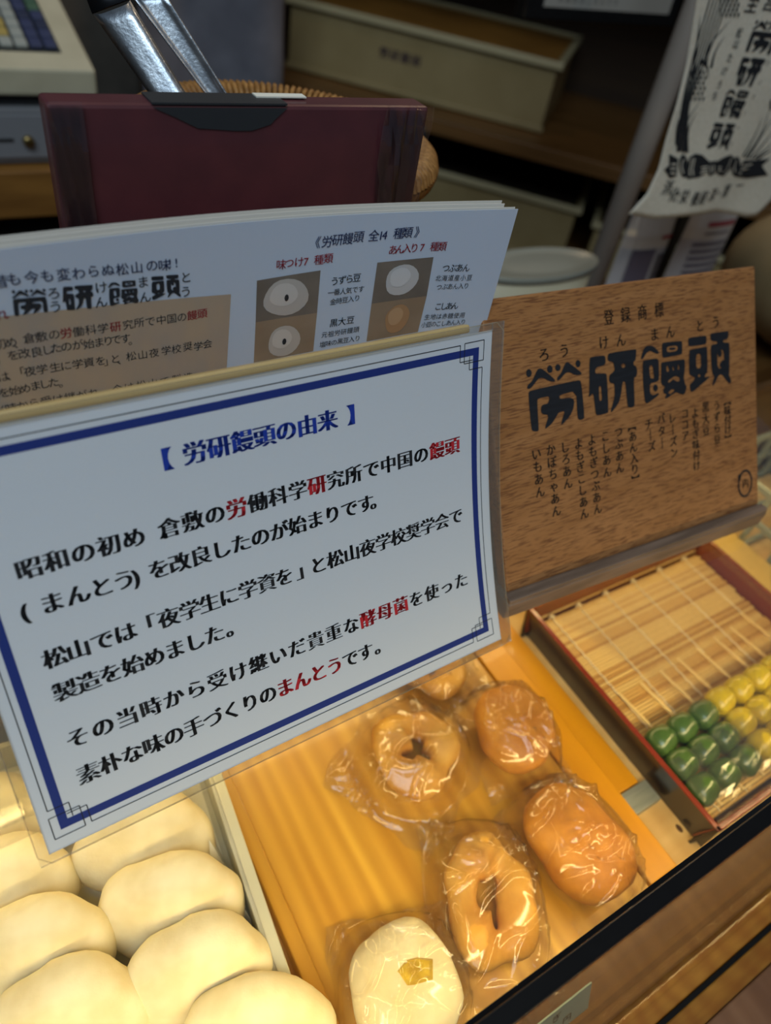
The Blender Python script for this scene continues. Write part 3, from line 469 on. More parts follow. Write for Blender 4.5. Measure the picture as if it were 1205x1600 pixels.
def sheet(name, fn, u0, u1, v0, v1, th, material, parent, nu=24, nv=20, corner=0):
    """thin solid sheet with optional rounded corners"""
    V = []; F = []
    for side in (0, 1):
        for j in range(nv+1):
            for i in range(nu+1):
                u = u0+(u1-u0)*i/nu; v = v0+(v1-v0)*j/nv
                if corner:
                    du = max(0, corner-min(u-u0, u1-u)); dv = max(0, corner-min(v-v0, v1-v)); d = math.hypot(du, dv)
                    if du > 0 and dv > 0 and d > corner: k = corner/d; u = u+(du-du*k)*(1 if u-u0 < u1-u else -1); v = v+(dv-dv*k)*(1 if v-v0 < v1-v else -1)
                V.append(fn(u, v, th if side == 0 else 0.0))
    n1 = (nu+1)*(nv+1); w_ = nu+1
    for j in range(nv):
        for i in range(nu):
            a = j*w_+i; F.append((a, a+w_, a+w_+1, a+1)); F.append((n1+a, n1+a+1, n1+a+w_+1, n1+a+w_))
    for i in range(nu): F.append((i, i+1, n1+i+1, n1+i)); a = nv*w_+i; F.append((a, n1+a, n1+a+1, a+1))
    for j in range(nv): a = j*w_; F.append((a, n1+a, n1+a+w_, a+w_)); a = j*w_+nu; F.append((a, a+w_, n1+a+w_, n1+a))
    return raw(name, V, F, material, parent)
BLUE = ink('border_blue', '17307e'); BK = ink('ink_black', '14161c'); RD = ink('ink_red', 'c8202c'); TB = ink('title_blue', '1238a4')
lc = thing('laminated_card', 'laminated white card with blue border telling the origin of the steamed bread', 'sign card', tuple(card(105, 153)))
sheet('card_sheet', lambda u, v, o: card(u, v, o), -6.2, 218, -6.4, 154, .0003, mat('card_white', 'dde1e6', .35, coat=.35), lc)
LAM = clear('laminate', (.97, .96, .93), .05, .02, .5, milky=.05, milk='f2e3c4')
def lamring(name, o0, o1):
    O = (-10, 224.4, -9.6, 157.4); I = (-6.0, 217.8, -6.2, 153.8)
    sheet(name, lambda u, v, o: card(u, v, o), O[0], I[0], O[2], O[3], .0009, LAM, lc, 2, 20)
    sheet(name, lambda u, v, o: card(u, v, o), I[1], O[1], O[2], O[3], .0009, LAM, lc, 2, 20)
    sheet(name, lambda u, v, o: card(u, v, o), I[0], I[1], O[2], I[2], .0009, LAM, lc, 24, 1)
    sheet(name, lambda u, v, o: card(u, v, o), I[0], I[1], I[3], O[3], .0009, LAM, lc, 24, 1)
lamring('clear_margin', 0, 0)
EDG = clear('laminate_edge', (.9, .85, .75), .1, .15, .7, milky=.22, milk='ffe9bd')
p = Print()
for a, c in (((-10, -5), (-10, 153)), ((224.4, -5), (224.4, 153)), ((-6, -9.6), (220, -9.6)), ((-6, 157.4), (220, 157.4)), ((-10, 153), (-6, 157.4)), ((220, 157.4), (224.4, 153)), ((220, -9.6), (224.4, -5)), ((-10, -5), (-6, -9.6))): p.line(a, c, .5)
p.build('clear_margin_edge', EDG, lambda u, v: card(u, v, .00095), lc)
W2, H2 = 210.6, 146.3
p = Print(); bw = 3.2
p.line((bw/2, 0), (bw/2, H2), bw); p.line((W2-bw/2, 0), (W2-bw/2, H2), bw); p.line((bw, bw/2), (W2-bw, bw/2), bw); p.line((bw, H2-bw/2), (W2-bw, H2-bw/2), bw)
p.build('blue_border', BLUE, lambda u, v: card(u, v, .00042), lc)
p = Print(); g = 2.3; t_ = .35
p.line((-g, 13), (-g, H2-13), t_); p.line((W2+g, 13), (W2+g, H2-13), t_); p.line((13, -g), (W2-13, -g), t_); p.line((13, H2+g), (W2-13, H2+g), t_)
for sx, sy in ((0, 0), (1, 0), (0, 1), (1, 1)):
    def q(a, c): return ((W2-a) if sx else a, (H2-c) if sy else c)
    for L_ in ([(-g, 13), (5.5, 13), (5.5, 4.5), (-3.2, 4.5), (-3.2, -3.4), (7, -3.4), (7, 8.5), (13, 8.5)][:0],
               [(-2.8, -2.8), (8.2, -2.8), (8.2, 6.2), (-2.8, 6.2), (-2.8, -2.8)], [(-g, 13), (-g, 9.4), (5.2, 9.4), (5.2, 3.4)], [(13, -g), (10.6, -g), (10.6, 5.2), (3.4, 5.2)], [(5.2, 9.4), (10.6, 9.4), (10.6, 5.2)][:0]):
        for a, c in zip(L_, L_[1:]): p.line(q(*a), q(*c), t_, 3)
p.build('thin_frame', BK, lambda u, v: card(u, v, .00046), lc)
SM = tuple(-.058+.0105*i for i in range(12))
def row(s, v, us): return [(c, u, v) for c, u in zip(s, us)]
A_ = 8.75
blk = []; red = []
def put(s, v, us, reds=()):
    for i, (c, u) in enumerate(zip(s, us)): (red if i in reds else blk).append((c, u, v))
put('昭和の初め倉敷の労働科学研究所で中国の饅頭', 43.3, [15.6+A_*i for i in range(5)]+[63.7+8.82*i for i in range(16)], (8, 12, 19, 20))
put('(まんとう)を改良したのが始まりです。', 58.2, [13.2, 19.4, 28, 36.2, 44, 51.2, 57]+[64.8+8.3*i for i in range(11)]+[154.2], ())
put('松山では「夜学生に学資を」と松山夜学校奨学会で', 79, [15.3, 23.2, 31.6, 40, 47.4, 56.4, 64.8, 72.8, 81, 89.2, 97.6, 105.5, 115.2]+[121.8+8.32*i for i in range(10)], ())
put('製造を始めました。', 93, [15.2+8.15*i for i in range(8)]+[81], ())
put('その当時から受け継いだ貴重な酵母菌を使った', 113.2, [14.6+9.12*i for i in range(21)], (14, 15, 16))
put('素朴な味の手づくりのまんとうです。', 129, [14.5+8.25*i for i in range(16)]+[147.2], (10, 11, 12, 13))
for vv in sorted(set(q[2] for q in blk)):
    p = Print(); p.text([q for q in blk if q[2] == vv], 8.2, -.008, SM); p.build('black_lettering', BK, lambda u, v: card(u, v, .00042), lc)
for vv in sorted(set(q[2] for q in red)):
    p = Print(); p.text([q for q in red if q[2] == vv], 8.4, -.004, SM+(.066,)); p.build('red_lettering', RD, lambda u, v: card(u, v, .00042), lc)
p = Print(); p.text([(c, 77.7+9.17*i, 17.2) for i, c in enumerate('労研饅頭の由来')]+[('【', 64.8, 17.2), ('】', 146.4, 17.2)], 8.9, -.004, SM+(.066,)); p.build('title_lettering', TB, lambda u, v: card(u, v, .00042), lc)

# ================================================================ CLEAR LEAFLET HOLDER
hd = thing('leaflet_holder', 'clear acrylic leaflet holder with a thick pale front lip behind the laminated card', 'holder', (.09, .2, .124))
ACR = clear('acrylic', (.97, .965, .94), .06, .02, .6, milky=.05, milk='f3dfb2')
LIP = clear('acrylic_lip', (.9, .8, .55), .18, .12, .5, milky=.75, milk='f0cf8c', bump=.3, bsc=60)
# front plate follows the card's slant, just behind it
P0 = card(-60, -11, -.0035); 
V = []
for th in (0, -.003):
    for u, v in ((-58, -6), (207.5, -6), (207.5, 150), (-58, 150)): q = CA+C_a*(u/1000)+C_b*(v/1000)+C_n*(.0085-th); V.append(q)
raw('front_plate', V, [(0, 1, 2, 3), (4, 7, 6, 5), (0, 4, 5, 1), (1, 5, 6, 2), (2, 6, 7, 3), (3, 7, 4, 0)], ACR, hd)
b = bmesh.new(); fr = (CA+C_b*(-.0106)+C_n*.0035, C_a, C_b, C_n); box(b, (-.058, .0006, -.0020), (.2075, .0042, .0025), fr); obj('front_lip', b, LIP, hd, bevel=.0008)
b = bmesh.new(); box(b, (-.07, .2555, .1245), (.225, .2575, .262)); obj('back_plate', b, ACR, hd)
b = bmesh.new(); box(b, (-.07, .149, .1240), (.212, .2575, .1262)); obj('base_plate', b, ACR, hd)

# ================================================================ LEAFLETS
def leaf(x, dz, off=0.0, k=0):
    """x in mm along the stack, dz in mm down from the top edge"""
    X = x/1000; t = (X-.02)/.21; return Vector((X, .238+.007*(math.sin(math.pi*min(1, t)) if t > 0 else math.pi*t)-off+k*.0016, .31-dz/1000))
PAPER = mat('leaflet_paper', 'c4d2e6', .45, coat=.15)
for k in range(4):
    labs = ['printed leaflet with bun photos and navy headline, frontmost of the stack', 'blank edged leaflet directly behind the front one in the holder', 'leaflet third in the stack, only its top edge showing', 'rearmost leaflet of the stack, shorter on the right']
    lf = thing('leaflet', labs[k], 'leaflet', tuple(leaf(90, 150, 0, k)), 'leaflets in the acrylic holder')
    x1 = 231.6-(0, .6, 5.5, 6.0)[k]; top = (0, -.3, -1.3, -2.0)[k]
    sheet('paper_sheet', lambda u, v, o: leaf(u, v, o, k*1.0), -50, x1, top, 150 if k == 0 else 130, .00025, PAPER if k == 0 else mat('leaflet_back', 'e6e2da', .6), lf, 28, 4)
    if k: continue
    L0 = lambda u, v: leaf(u, v, .0004); L1 = lambda u, v: leaf(u, v, .00055); L2 = lambda u, v: leaf(u, v, .0007)
    NAVY = ink('ink_navy', '1f2f63'); LRED = ink('leaf_red', 'a82434'); LBK = ink('leaf_black', '20242c'); 
    def quadgrid(P, n=10, m=6):
        V = []; F = []
        for j in range(m+1):
            for i in range(n+1):
                x, y = i/n, j/m; V.append(tuple((P[0][c]*(1-x)+P[1][c]*x)*(1-y)+(P[3][c]*(1-x)+P[2][c]*x)*y for c in (0, 1)))
        for j in range(m):
            for i in range(n): a = j*(n+1)+i; F.append((a, a+1, a+n+2, a+n+1))
        return V, F
    V, F = quadgrid([(-48, 17.5), (98.3, 28.0), (96.5, 62), (-48, 62)]); raw('photo_panel', [L0(*q) for q in V], F, mat('panel_print', 'a99d92', .5, c2='b5a28c', nscale=(60, 60, 25)), lf)
    for i, P in enumerate(L_PHOTO):
        V, F = quadgrid(P, 4, 3); raw('photo_print', [L0(*q) for q in V], F, mat('photo_bg%d' % (i % 2), ('83796f', 'a08c76')[i % 2], .5, c2=('6d645c', '8f7b66')[i % 2], nscale=(30, 30, 40)), lf)
    for i, (cx, cy) in enumerate(L_BUNS):
        rx, ry = ((10.3, 8.3), (7.6, 7.8), (8.3, 7.6), (6.3, 7.4))[i]; cl = ('bdb7b2', 'beb6ae', 'c2c2c4', 'ad8660')[i]
        for s_, dx, dy, cc, fnn in ((1.0, .0, .0, cl, L1), (.62, -1.2, -1.4, ('cfcac6', 'cfc8c1', 'd2d3d6', 'bf9a74')[i], L2)):
            p = Print(); p.poly([[(cx+dx+rx*s_*math.cos(a*.3142)*(1+.05*math.sin(3*a*.3142+i)), cy+dy+ry*s_*math.sin(a*.3142)*(1+.04*math.sin(2*a*.3142+i))) for a in range(20)]]); p.build('bun_print', ink('bun_print_%s' % cc, cc), fnn, lf)
        if i < 2:
            p = Print(); p.poly([[(cx+1.0*math.cos(a*.785), cy+1.6*math.sin(a*.785)) for a in range(8)]]); p.build('bun_print', ink('hole_print', '2c2a2c'), lambda u, v: leaf(u, v, .00085), lf)
    p = Print(); p.text(L_TITLE, 5.0, .006, slant=.05); p.build('navy_lettering', NAVY, L1, lf); p = Print(); p.text(L_HEAD, 4.6, .006); p.build('navy_lettering', NAVY, L1, lf)
    p = Print(); p.text(L_RED, 4.4, .008); p.build('red_lettering', LRED, L1, lf); p = Print(); p.text(L_BRED, 4.2, .012); p.build('red_lettering', LRED, L1, lf)
    for items, em, of in ((L_NAMES, 4.1, .004), (L_SMALL, 3.1, 0.0), (L_BODY, 4.1, -.002), (L_KANA, 4.6, .004)):
        p = Print(); p.text(items, em, of); p.build('black_lettering', LBK, L1, lf)
    for i, Q in enumerate(L_LOGO): p = Print(); p.logo(i, Q); p.build('large_character', LBK, L1, lf)

# ================================================================ WOODEN SIGN
sA = Vector((.2290, .2437, .2628)); s_a = Vector((.9991, -.0421, .0022)); s_b = Vector((-.0486, -.5768, -.8154)).normalized(); s_n = s_a.cross(s_b).normalized()
if s_n.y < 0: s_n = -s_n
sW, sH = .2138, .1545
ws = thing('wooden_sign', 'brown oak sign board on an easel base, burnt with large black characters', 'sign', (.335, .16, .124))
OAK = mat('oak_face', 'b87f4c', .5, c2='9f6836', nscale=(18, 150, 150), nbias=.5, contrast=.6, c3='80502c', bump=.6, bscale=(105, 1200, 1200), coat=.05)
fr = (sA, s_a, s_b, s_n)
b = bmesh.new(); box(b, (0, 0, 0), (sW, sH, .009), fr); obj('sign_board', b, OAK, ws, bevel=.0012)
GB = mat('base_wood', '8b7361', .6, c2='6d5848', nscale=(20, 150, 150), bump=.3, bscale=(100, 600, 600))
bb = sA+s_b*sH
fy = Vector((.042, .999, 0)); fx = Vector((.999, -.042, 0))
b = bmesh.new(); box(b, (-.004, -.0075, .1242-bb.z), (sW+.001, .060, -.0006), (bb, fx, fy, Vector((0, 0, 1)))); obj('easel_base', b, GB, ws, bevel=.001)
b = bmesh.new(); box(b, (-.0035, -.007, -.0009), (sW+.0005, -.0012, .0022), (bb, fx, fy, Vector((0, 0, 1)))); obj('front_ledge', b, GB, ws, bevel=.0006)
for u in (.05, .16):
    b = bmesh.new(); tp = sA+s_a*u+s_b*.05+s_n*.009; ft = Vector((tp.x, bb.y+.055, bb.z)); tube(b, [tp, ft], .003, 8); obj('prop_leg', b, GB, ws)
SG = lambda u, v: sA+s_a*(u/1000)+s_b*(v/1000)-s_n*.0003
SBK = mat('burnt_black', '15171d', .6, c2='1d1f26', nscale=(60, 600, 600))
for i, (x0, y0, x1, y1) in enumerate(LOGO_SIGN):
    p = Print(); p.logo(i, [(x0, y0), (x1, y0), (x1, y1), (x0, y1)]); p.build('large_character', SBK, SG, ws)
BD_ = mat('burnt_dark', '2a211d', .6)
p = Print(); p.text(S_TOP, 7.6, .012, ys=1.15); p.build('heading_characters', BD_, SG, ws)
p = Print(); p.text(S_KANA, 7.6, .02); p.build('reading_characters', BD_, SG, ws)
colm = []
for q in S_COLS:
    if colm and q[2] > colm[-1][-1][2] and abs(q[1]-colm[-1][-1][1]) < 3: colm[-1].append(q)
    else: colm.append([q])
for cq in colm: p = Print(); p.text(cq, 6.6, .024); p.build('character_column', BD_, SG, ws)
p = Print(); cx, cy = S_SEAL[0]
p.stroke([(cx+6.6*math.cos(k*math.pi/16), cy+8.6*math.sin(k*math.pi/16)) for k in range(33)], 1.5); p.text([['内', cx+.3, cy]], 6.5, .02)
p.poly([[(cx-5.6+1.7*math.cos(k), cy-5.4+2.2*math.sin(k)) for k in range(6)]]); p.build('seal_mark', SBK, SG, ws)

# ================================================================ MAROON BOX IN CLEAR WRAP
BY = .285; Bz = .3375; bx0, bx1 = .0478, .2075
mb = thing('maroon_box', 'flat maroon box in clear wrap standing upright behind the leaflets', 'box', (.126, BY, .125))
MAR = mat('maroon_card', '5e2d33', .45, c2='552930', nscale=(60, 60, 60), coat=.3)
b = bmesh.new(); box(b, (bx0, BY, .1245), (bx1, BY+.013, Bz)); obj('box_body', b, MAR, mb, bevel=.0015)
# dark label folded over the top edge
p = Print(); p.poly([[(103, 0), (107, 3.6), (121, 10), (127, 12), (145, 12.6), (150, 10.5), (158, 5), (161, 0)]])
K = (Bz-.0)*1000
def lab(u, v): return Vector((bx0+(u-47.5)/1000*1.0, BY-.0004, Bz-v/1000))
q0 = PY(236, 147, BY).x*1000; q1 = PY(450, 145, BY).x*1000
p = Print(); p.poly([[(q0, 0), (q0+8, 3.2), (q0+17, 7.2), (q0+24, 7.6), (q0+32, 8.2), (q0+39, 8.2), (q0+47, 6), ((q0+q1)/2+22, 4), (q1, 0)]])
p.build('dark_label', mat('label_slate', '2c3034', .5), lambda u, v: Vector((u/1000, BY-.0005, Bz-.0008-v/1000)), mb)
b = bmesh.new(); box(b, (q0/1000, BY-.0002, Bz), (q1/1000, BY+.0125, Bz+.0007)); obj('label_top', b, MATS['label_slate'], mb)
b = bmesh.new(); box(b, (.128, BY+.007, Bz+.0007), (.150, BY+.0115, Bz+.0012)); obj('paper_tab', b, MATS['paper_white'], mb)
WRAP = clear('wrap', (.97, .96, .97), .12, .02, .5, milky=.015, bump=.15, bsc=80)
V = []; F = []; n1, n2 = 10, 26
for i in range(n1+1):
    for j in range(n2+1):
        x = bx1-.024+.0255*i/n1; z = Bz+.001-.21*j/n2; V.append((x+random.uniform(-.0004, .0004), BY-.0012-.0022*max(0, 1-abs(noise.noise(Vector((x*170, z*25, 2))))*3)**2-random.uniform(0, .0003), z))
for i in range(n1):
    for j in range(n2): a = i*(n2+1)+j; F += [(a, a+1, a+n2+2), (a, a+n2+2, a+n2+1)]
raw('clear_wrap_fold', V, F, clear('wrap_fold', (.95, .93, .95), .12, .05, .9, milky=.015, milk='cfc4d8'), mb)
V = []; F = []
for i in range(9):
    for j in range(n2+1): x = bx0-.0012+.013*i/8; z = Bz+.001-.21*j/n2; V.append((x, BY-.0010-.0012*max(0, 1-abs(noise.noise(Vector((x*200, z*30, 5))))*3)**2, z))
for i in range(8):
    for j in range(n2): a = i*(n2+1)+j; F += [(a, a+1, a+n2+2), (a, a+n2+2, a+n2+1)]
raw('clear_wrap_fold', V, F, MATS['wrap_fold'], mb)


# ================================================================ REAR WORKTOP, BASKET, TONGS
b = bmesh.new(); box(b, (-.5, .2625, .09), (.315, .56, .1235)); rw = tag(obj('rear_worktop', b, mat('dark_top', '17110c', .6), bevel=.002), 'dark worktop behind the glass case carrying the wicker basket', 'worktop')
b = bmesh.new(); box(b, (-.45, .30, -.899), (.28, .54, .09)); obj('worktop_cabinet', b, MATS['dark_top'], rw)
bk = thing('wicker_basket', 'round woven wicker basket behind the maroon box holding the tongs', 'basket', (.197, .392, .125))
WK = mat('wicker', 'b88446', .55, c2='8c5f2b', nscale=(250, 250, 250), bump=.6, bscale=(400, 400, 400)); WKD = mat('wicker_dark', '6d431d', .6, c2='4c2d12', nscale=(200, 200, 200))
bc = (.190, .394); br = .080
# rim: many wrapped turns
b = bmesh.new(); n = 130
for k in range(n):
    a = 2*math.pi*k/n; c = Vector((bc[0]+br*math.cos(a), bc[1]+br*math.sin(a), .287)); r_ = Vector((math.cos(a), math.sin(a), 0)); tn = Vector((-math.sin(a), math.cos(a), 0))
    pts = [c+r_*(.0085*math.cos(q*math.pi/5))+Vector((0, 0, 1))*(.0085*math.sin(q*math.pi/5))+tn*(.0022*q/10) for q in range(11)]; tube(b, pts, .0017, 5, False)
o = obj('rim_wrapping', b, WK, bk, True); o['kind'] = 'stuff'
b = bmesh.new(); lathe(b, [(br+.006*math.cos(q), .287+.006*math.sin(q)) for q in [i*math.pi/4 for i in range(9)]], (bc[0], bc[1], 0), 64); obj('rim_core', b, WKD, bk)
b = bmesh.new()
for lv in range(30):
    z = .1285+lv*.0051; rr = br*(.80+.18*(lv/29)**.7); pts = [(bc[0]+(rr+.0016*math.sin(24*2*math.pi*k/144+lv*math.pi))*math.cos(2*math.pi*k/144), bc[1]+(rr+.0016*math.sin(24*2*math.pi*k/144+lv*math.pi))*math.sin(2*math.pi*k/144), z) for k in range(145)]; tube(b, pts, .0027, 5, False)
o = obj('weave', b, mat('weave', '8c6230', .6, c2='5e3d1a', nscale=(300, 300, 100)), bk, True); o['kind'] = 'stuff'
b = bmesh.new(); lathe(b, [(0.001, .1255), (.064, .1255), (.064, .129)], (bc[0], bc[1], 0), 40); obj('basket_bottom', b, WKD, bk)
tg = thing('serving_tongs', 'steel serving tongs standing in the wicker basket', 'tongs', (.17, .4, .16))
STL = mat('tong_steel', 'cdd4dc', .36, .95, c2='a8b0ba', nscale=(120, 120, 120), bump=.3, bscale=(600, 600, 600))
def arm(name, TLp, TRp, BLp, BRp, depth, nseg=18, fl=.002):
    V = []; F = []; m_ = 8
    for i in range(nseg+1):
        t = i/nseg
        for j in range(m_+1):
            s = j/m_; q = (TLp*(1-s)+TRp*s)*(1-t)+(BLp*(1-s)+BRp*s)*t; e = (2*s-1)
            V.append(q+Vector((0, depth*(1-e**6)*-1, 0)))
    for i in range(nseg):
        for j in range(m_): a = i*(m_+1)+j; F.append((a, a+m_+1, a+m_+2, a+1))
    o = raw(name, V, F, STL, tg, True); md = o.modifiers.new('t', 'SOLIDIFY'); md.thickness = .0008; return o
ty = .372
def ex(a, c, k): return c+(c-a)*k
a0, a1, a2, a3 = PY(145, 22, ty+.028), PY(203, 0, ty+.020), PY(232, 145, ty+.004), PY(290, 145, ty-.004)
arm('tong_arm', a0, a1, ex(a0, a2, 1.5), ex(a1, a3, 1.7), .004)
c0, c1, c2_, c3_ = PY(205, -10, ty+.046), PY(256, -10, ty+.042), PY(322, 145, ty+.024), PY(352, 145, ty+.020)
arm('tong_arm', c0, c1, ex(c0, c2_, 1.2), ex(c1, c3_, 1.2), -.003)
d0, d1 = a0+Vector((0, -.001, 0)), a1+Vector((0, -.001, 0)); up = (a0-a2).normalized()
V = []; F = []
for i in range(11):
    a = math.pi*i/10
    for s in (0, 1): base = (a0 if s == 0 else a1)*(1-i/10)+(c0 if s == 0 else c1)*(i/10); V.append(base+up*(.022*math.sin(a)))
for i in range(10): F.append((2*i, 2*i+2, 2*i+3, 2*i+1))
o = raw('tong_spring_bend', V, F, mat('dark_steel', '3a3c40', .35, .9), tg, True); o.modifiers.new('t', 'SOLIDIFY').thickness = .001

# ================================================================ CASH REGISTER AND ITS COUNTER
RY = .95
cn = thing('register_counter', 'wooden counter under the cash register at far left', 'counter', (-.2, 1.2, -.9))
b = bmesh.new(); box(b, (-1.2, .93, .026), (.236, 1.36, .0795)); obj('counter_top', b, mat('counter_wood', '9a6a30', .5, c2='7f5424', nscale=(6, 60, 60)), cn, bevel=.002)
b = bmesh.new(); box(b, (-1.1, .97, -.899), (.22, 1.33, .026)); obj('counter_body', b, mat('dark_body', '1d140c', .7), cn)
rg = thing('cash_register', 'off white cash register with coloured keys on the counter at top left', 'cash register', (.1, RY+.1, .08))
CR = mat('register_cream', 'd2caae', .45, c2='c6bea2', nscale=(20, 20, 20)); GR = mat('register_grey', '77777a', .45)
b = bmesh.new(); box(b, (-.2, RY, .0805), (.232, RY+.38, .140)); obj('drawer_unit', b, GR, rg, bevel=.004)
b = bmesh.new(); box(b, (-.19, RY-.003, .088), (.222, RY-.0002, .134)); obj('drawer_front', b, mat('drawer_face', '86868a', .45), rg, bevel=.001)
kx = PY(44, 220, RY-.004); b = bmesh.new(); lathe(b, [(.0005, .0), (.006, .0), (.0065, .003), (.0045, .006), (.0005, .006)], (0, 0, 0), 20); bmesh.ops.rotate(b, verts=b.verts, matrix=Matrix.Rotation(math.pi/2, 3, 'X')); bmesh.ops.translate(b, verts=b.verts, vec=kx); obj('key_lock', b, mat('brass', 'a08a5a', .3, .9), rg, True)
s0 = PY(0, 219, RY-.004); b = bmesh.new(); box(b, (s0.x-.03, RY-.0045, s0.z-.0012), (s0.x+.014, RY-.003, s0.z+.0012)); obj('drawer_slot', b, mat('slot', '151515', .6), rg)
b = bmesh.new(); box(b, (-.19, RY+.010, .141), (.222, RY+.36, .152)); obj('neck', b, mat('neck_dark', '2b2d30', .5), rg)
# sloping keyboard top
tz = PY(0, 105, RY).z; xr = PY(148, 105, RY).x; sl_ = .28; U1 = Vector((1, 0, 0)); U2 = Vector((0, 1, sl_)).normalized(); U3 = U1.cross(U2)
b = bmesh.new(); vs = [b.verts.new(q) for q in [(-.19, RY, .152), (xr, RY, .152), (xr, RY+.34, .152), (-.19, RY+.34, .152), (-.19, RY-.002, tz), (xr, RY-.002, tz), (xr, RY+.34, tz+.34*sl_), (-.19, RY+.34, tz+.34*sl_)]]
for f in ((0, 1, 2, 3), (4, 7, 6, 5), (0, 4, 5, 1), (1, 5, 6, 2), (2, 6, 7, 3), (3, 7, 4, 0)): b.faces.new([vs[i] for i in f])
obj('keyboard_housing', b, CR, rg, bevel=.003)
b = bmesh.new(); KO = Vector((xr-.040, RY, tz)); fr = (KO, -U1, U2, U3); box(b, (-.012, .030, 0), (.26, .17, .0012), fr); kb_ = obj('key_bed', b, mat('key_bed', '2e3132', .5), rg)
KC = {'y': 'b9a25a', 'w': 'a9ada6', 'b': '3b4366', 'n': '2d3550', 'g': '4c6b55', 'r': '7a4a48'}
pat = ['bbwwyyww', 'bbwyyyyw', 'nbwyyyyw', 'bnwwyyyw', 'gbwyyyyw', 'gbwwryyw', 'ggwwrryw']
for j, rw_ in enumerate(pat):
    for i, c in enumerate(rw_*2):
        b = bmesh.new(); box(b, (-.009+i*.0152, .034+j*.0185, .0013), (-.009+i*.0152+.0128, .034+j*.0185+.0155, .006), fr); obj('key', b, mat('key_'+c, KC[c], .45), kb_, bevel=.001, seg=1)

# ================================================================ HANGING CLOTH BEHIND, PANEL, SHELVES, CRATES
def cloth(name, label, cat, x0, x1, y, z0, z1, c, c2, amp=.012, fq=30, group=None):
    V = []; F = []; n, m_ = 40, 16
    for i in range(n+1):
        for j in range(m_+1): x = x0+(x1-x0)*i/n; z = z0+(z1-z0)*j/m_; V.append((x, y+amp*math.sin(x*fq+z*3)+amp*.5*noise.noise(Vector((x*12, 0, z*9))), z))
    for i in range(n):
        for j in range(m_): a = i*(m_+1)+j; F.append((a, a+m_+1, a+m_+2, a+1))
    o = raw(name, V, F, mat(name+'_'+c, c, .85, c2=c2, nscale=(12, 12, 12)), None, True); md = o.modifiers.new('t', 'SOLIDIFY'); md.thickness = .002; return tag(o, label, cat, group)
ap = cloth('grey_apron', 'blue grey cloth apron hanging behind the tongs', 'apron', .42, .70, 1.48, -.30, .36, '80808a', '6a6a74', .02, 26)
cloth('dark_curtain', 'dark grey brown curtain between the cash register and the apron', 'curtain', .10, .55, 1.95, -.6, .5, '5a544c', '48433d', .02, 18)
O = Vector((.836, 1.731, 0)); S_ = Vector((.665, -.747, 0)).normalized(); T_ = Vector((.747, .665, 0)).normalized(); Zv = Vector((0, 0, 1)); FR = (O, S_, T_, Zv)
rz_ = math.atan2(S_.y, S_.x)
SHW = mat('shelf_wood', '80592e', .5, c2='68471f', nscale=(3, 40, 40), rotz=-rz_)
su = thing('storage_shelf', 'dark wooden shelf unit in the background holding pale crates', 'shelf', tuple(O+T_*.2+Zv*-.9))
for z, nm in ((-.032, 'shelf_board'), (-.30, 'shelf_board'), (.42, 'shelf_board')):
    b = bmesh.new(); box(b, (-.24, -.10, z), (1.25, .52, z+.030), FR); obj(nm, b, SHW, su, bevel=.002)
b = bmesh.new(); box(b, (-.24, .50, -.9), (1.25, .52, .7), FR); obj('back_panel', b, mat('shelf_back', '49331c', .6, c2='3a2713', nscale=(3, 3, 30)), su)
for s in (-.26, 1.25):
    b = bmesh.new(); box(b, (s, -.10, -.9), (s+.025, .52, .7), FR); obj('side_panel', b, mat('shelf_side', '3a2512', .6, c2='2c1b0c', nscale=(3, 3, 30)), su)
b = bmesh.new(); box(b, (-.235, .05, -.002), (-.03, .49, .36), FR); obj('inner_partition', b, MATS['shelf_side'], su)
b = bmesh.new(); box(b, (-.235, -.05, -.9), (1.24, .50, -.62), FR); obj('plinth', b, mat('plinth_dark', '0d0a07', .8), su)
CRM = mat('crate_cream', 'a8956a', .5, c2='9a875c', nscale=(8, 8, 8))
def crate(s0, s1, t0, t1, z0, z1, label, lidc=None, mark=False):
    t = thing('storage_crate', label, 'crate', tuple(O+S_*((s0+s1)/2)+T_*((t0+t1)/2)+Zv*z0), 'pale crates on the background shelf')
    th = .006
    b = bmesh.new(); box(b, (s0, t0, z0), (s1, t1, z0+th), FR); obj('crate_base', b, CRM, t)
    for lo, hi in (((s0, t0), (s1, t0+th)), ((s0, t1-th), (s1, t1)), ((s0, t0+th), (s0+th, t1-th)), ((s1-th, t0+th), (s1, t1-th))):
        b = bmesh.new(); box(b, (lo[0], lo[1], z0+th), (hi[0], hi[1], z1), FR); obj('crate_wall', b, CRM, t)
    for lo, hi in (((s0-.012, t0-.012), (s1+.012, t0)), ((s0-.012, t1), (s1+.012, t1+.012)), ((s0-.012, t0), (s0, t1)), ((s1, t0), (s1+.012, t1))):
        b = bmesh.new(); box(b, (lo[0], lo[1], z1-.010), (hi[0], hi[1], z1+.004), FR); obj('crate_rim', b, mat('crate_rim', 'c0b38c', .45), t, bevel=.002)
    b = bmesh.new(); box(b, (s0-.006, t0-.006, z0+.0005), (s1+.006, t0-.0003, z0+.012), FR); obj('foot_rim', b, CRM, t, bevel=.002)
    if lidc: b = bmesh.new(); box(b, (s0+th+.001, t0+th+.001, z0+th), (s1-th-.001, t1-th-.001, z1-.004), FR); obj('crate_filling', b, lidc, t)
    if mark:
        fn = lambda u, v: O+S_*(u/1000)+T_*(t0-.0008)+Zv*(v/1000)
        p = Print(); p.text([(c, 1000*(s0+s1)/2-78+i*25, 1000*(z0+z1)/2+8) for i, c in enumerate('勞研饅頭')], 22, .03, up=1); p.build('crate_marking', ink('crate_ink', '4a3548'), fn, t)
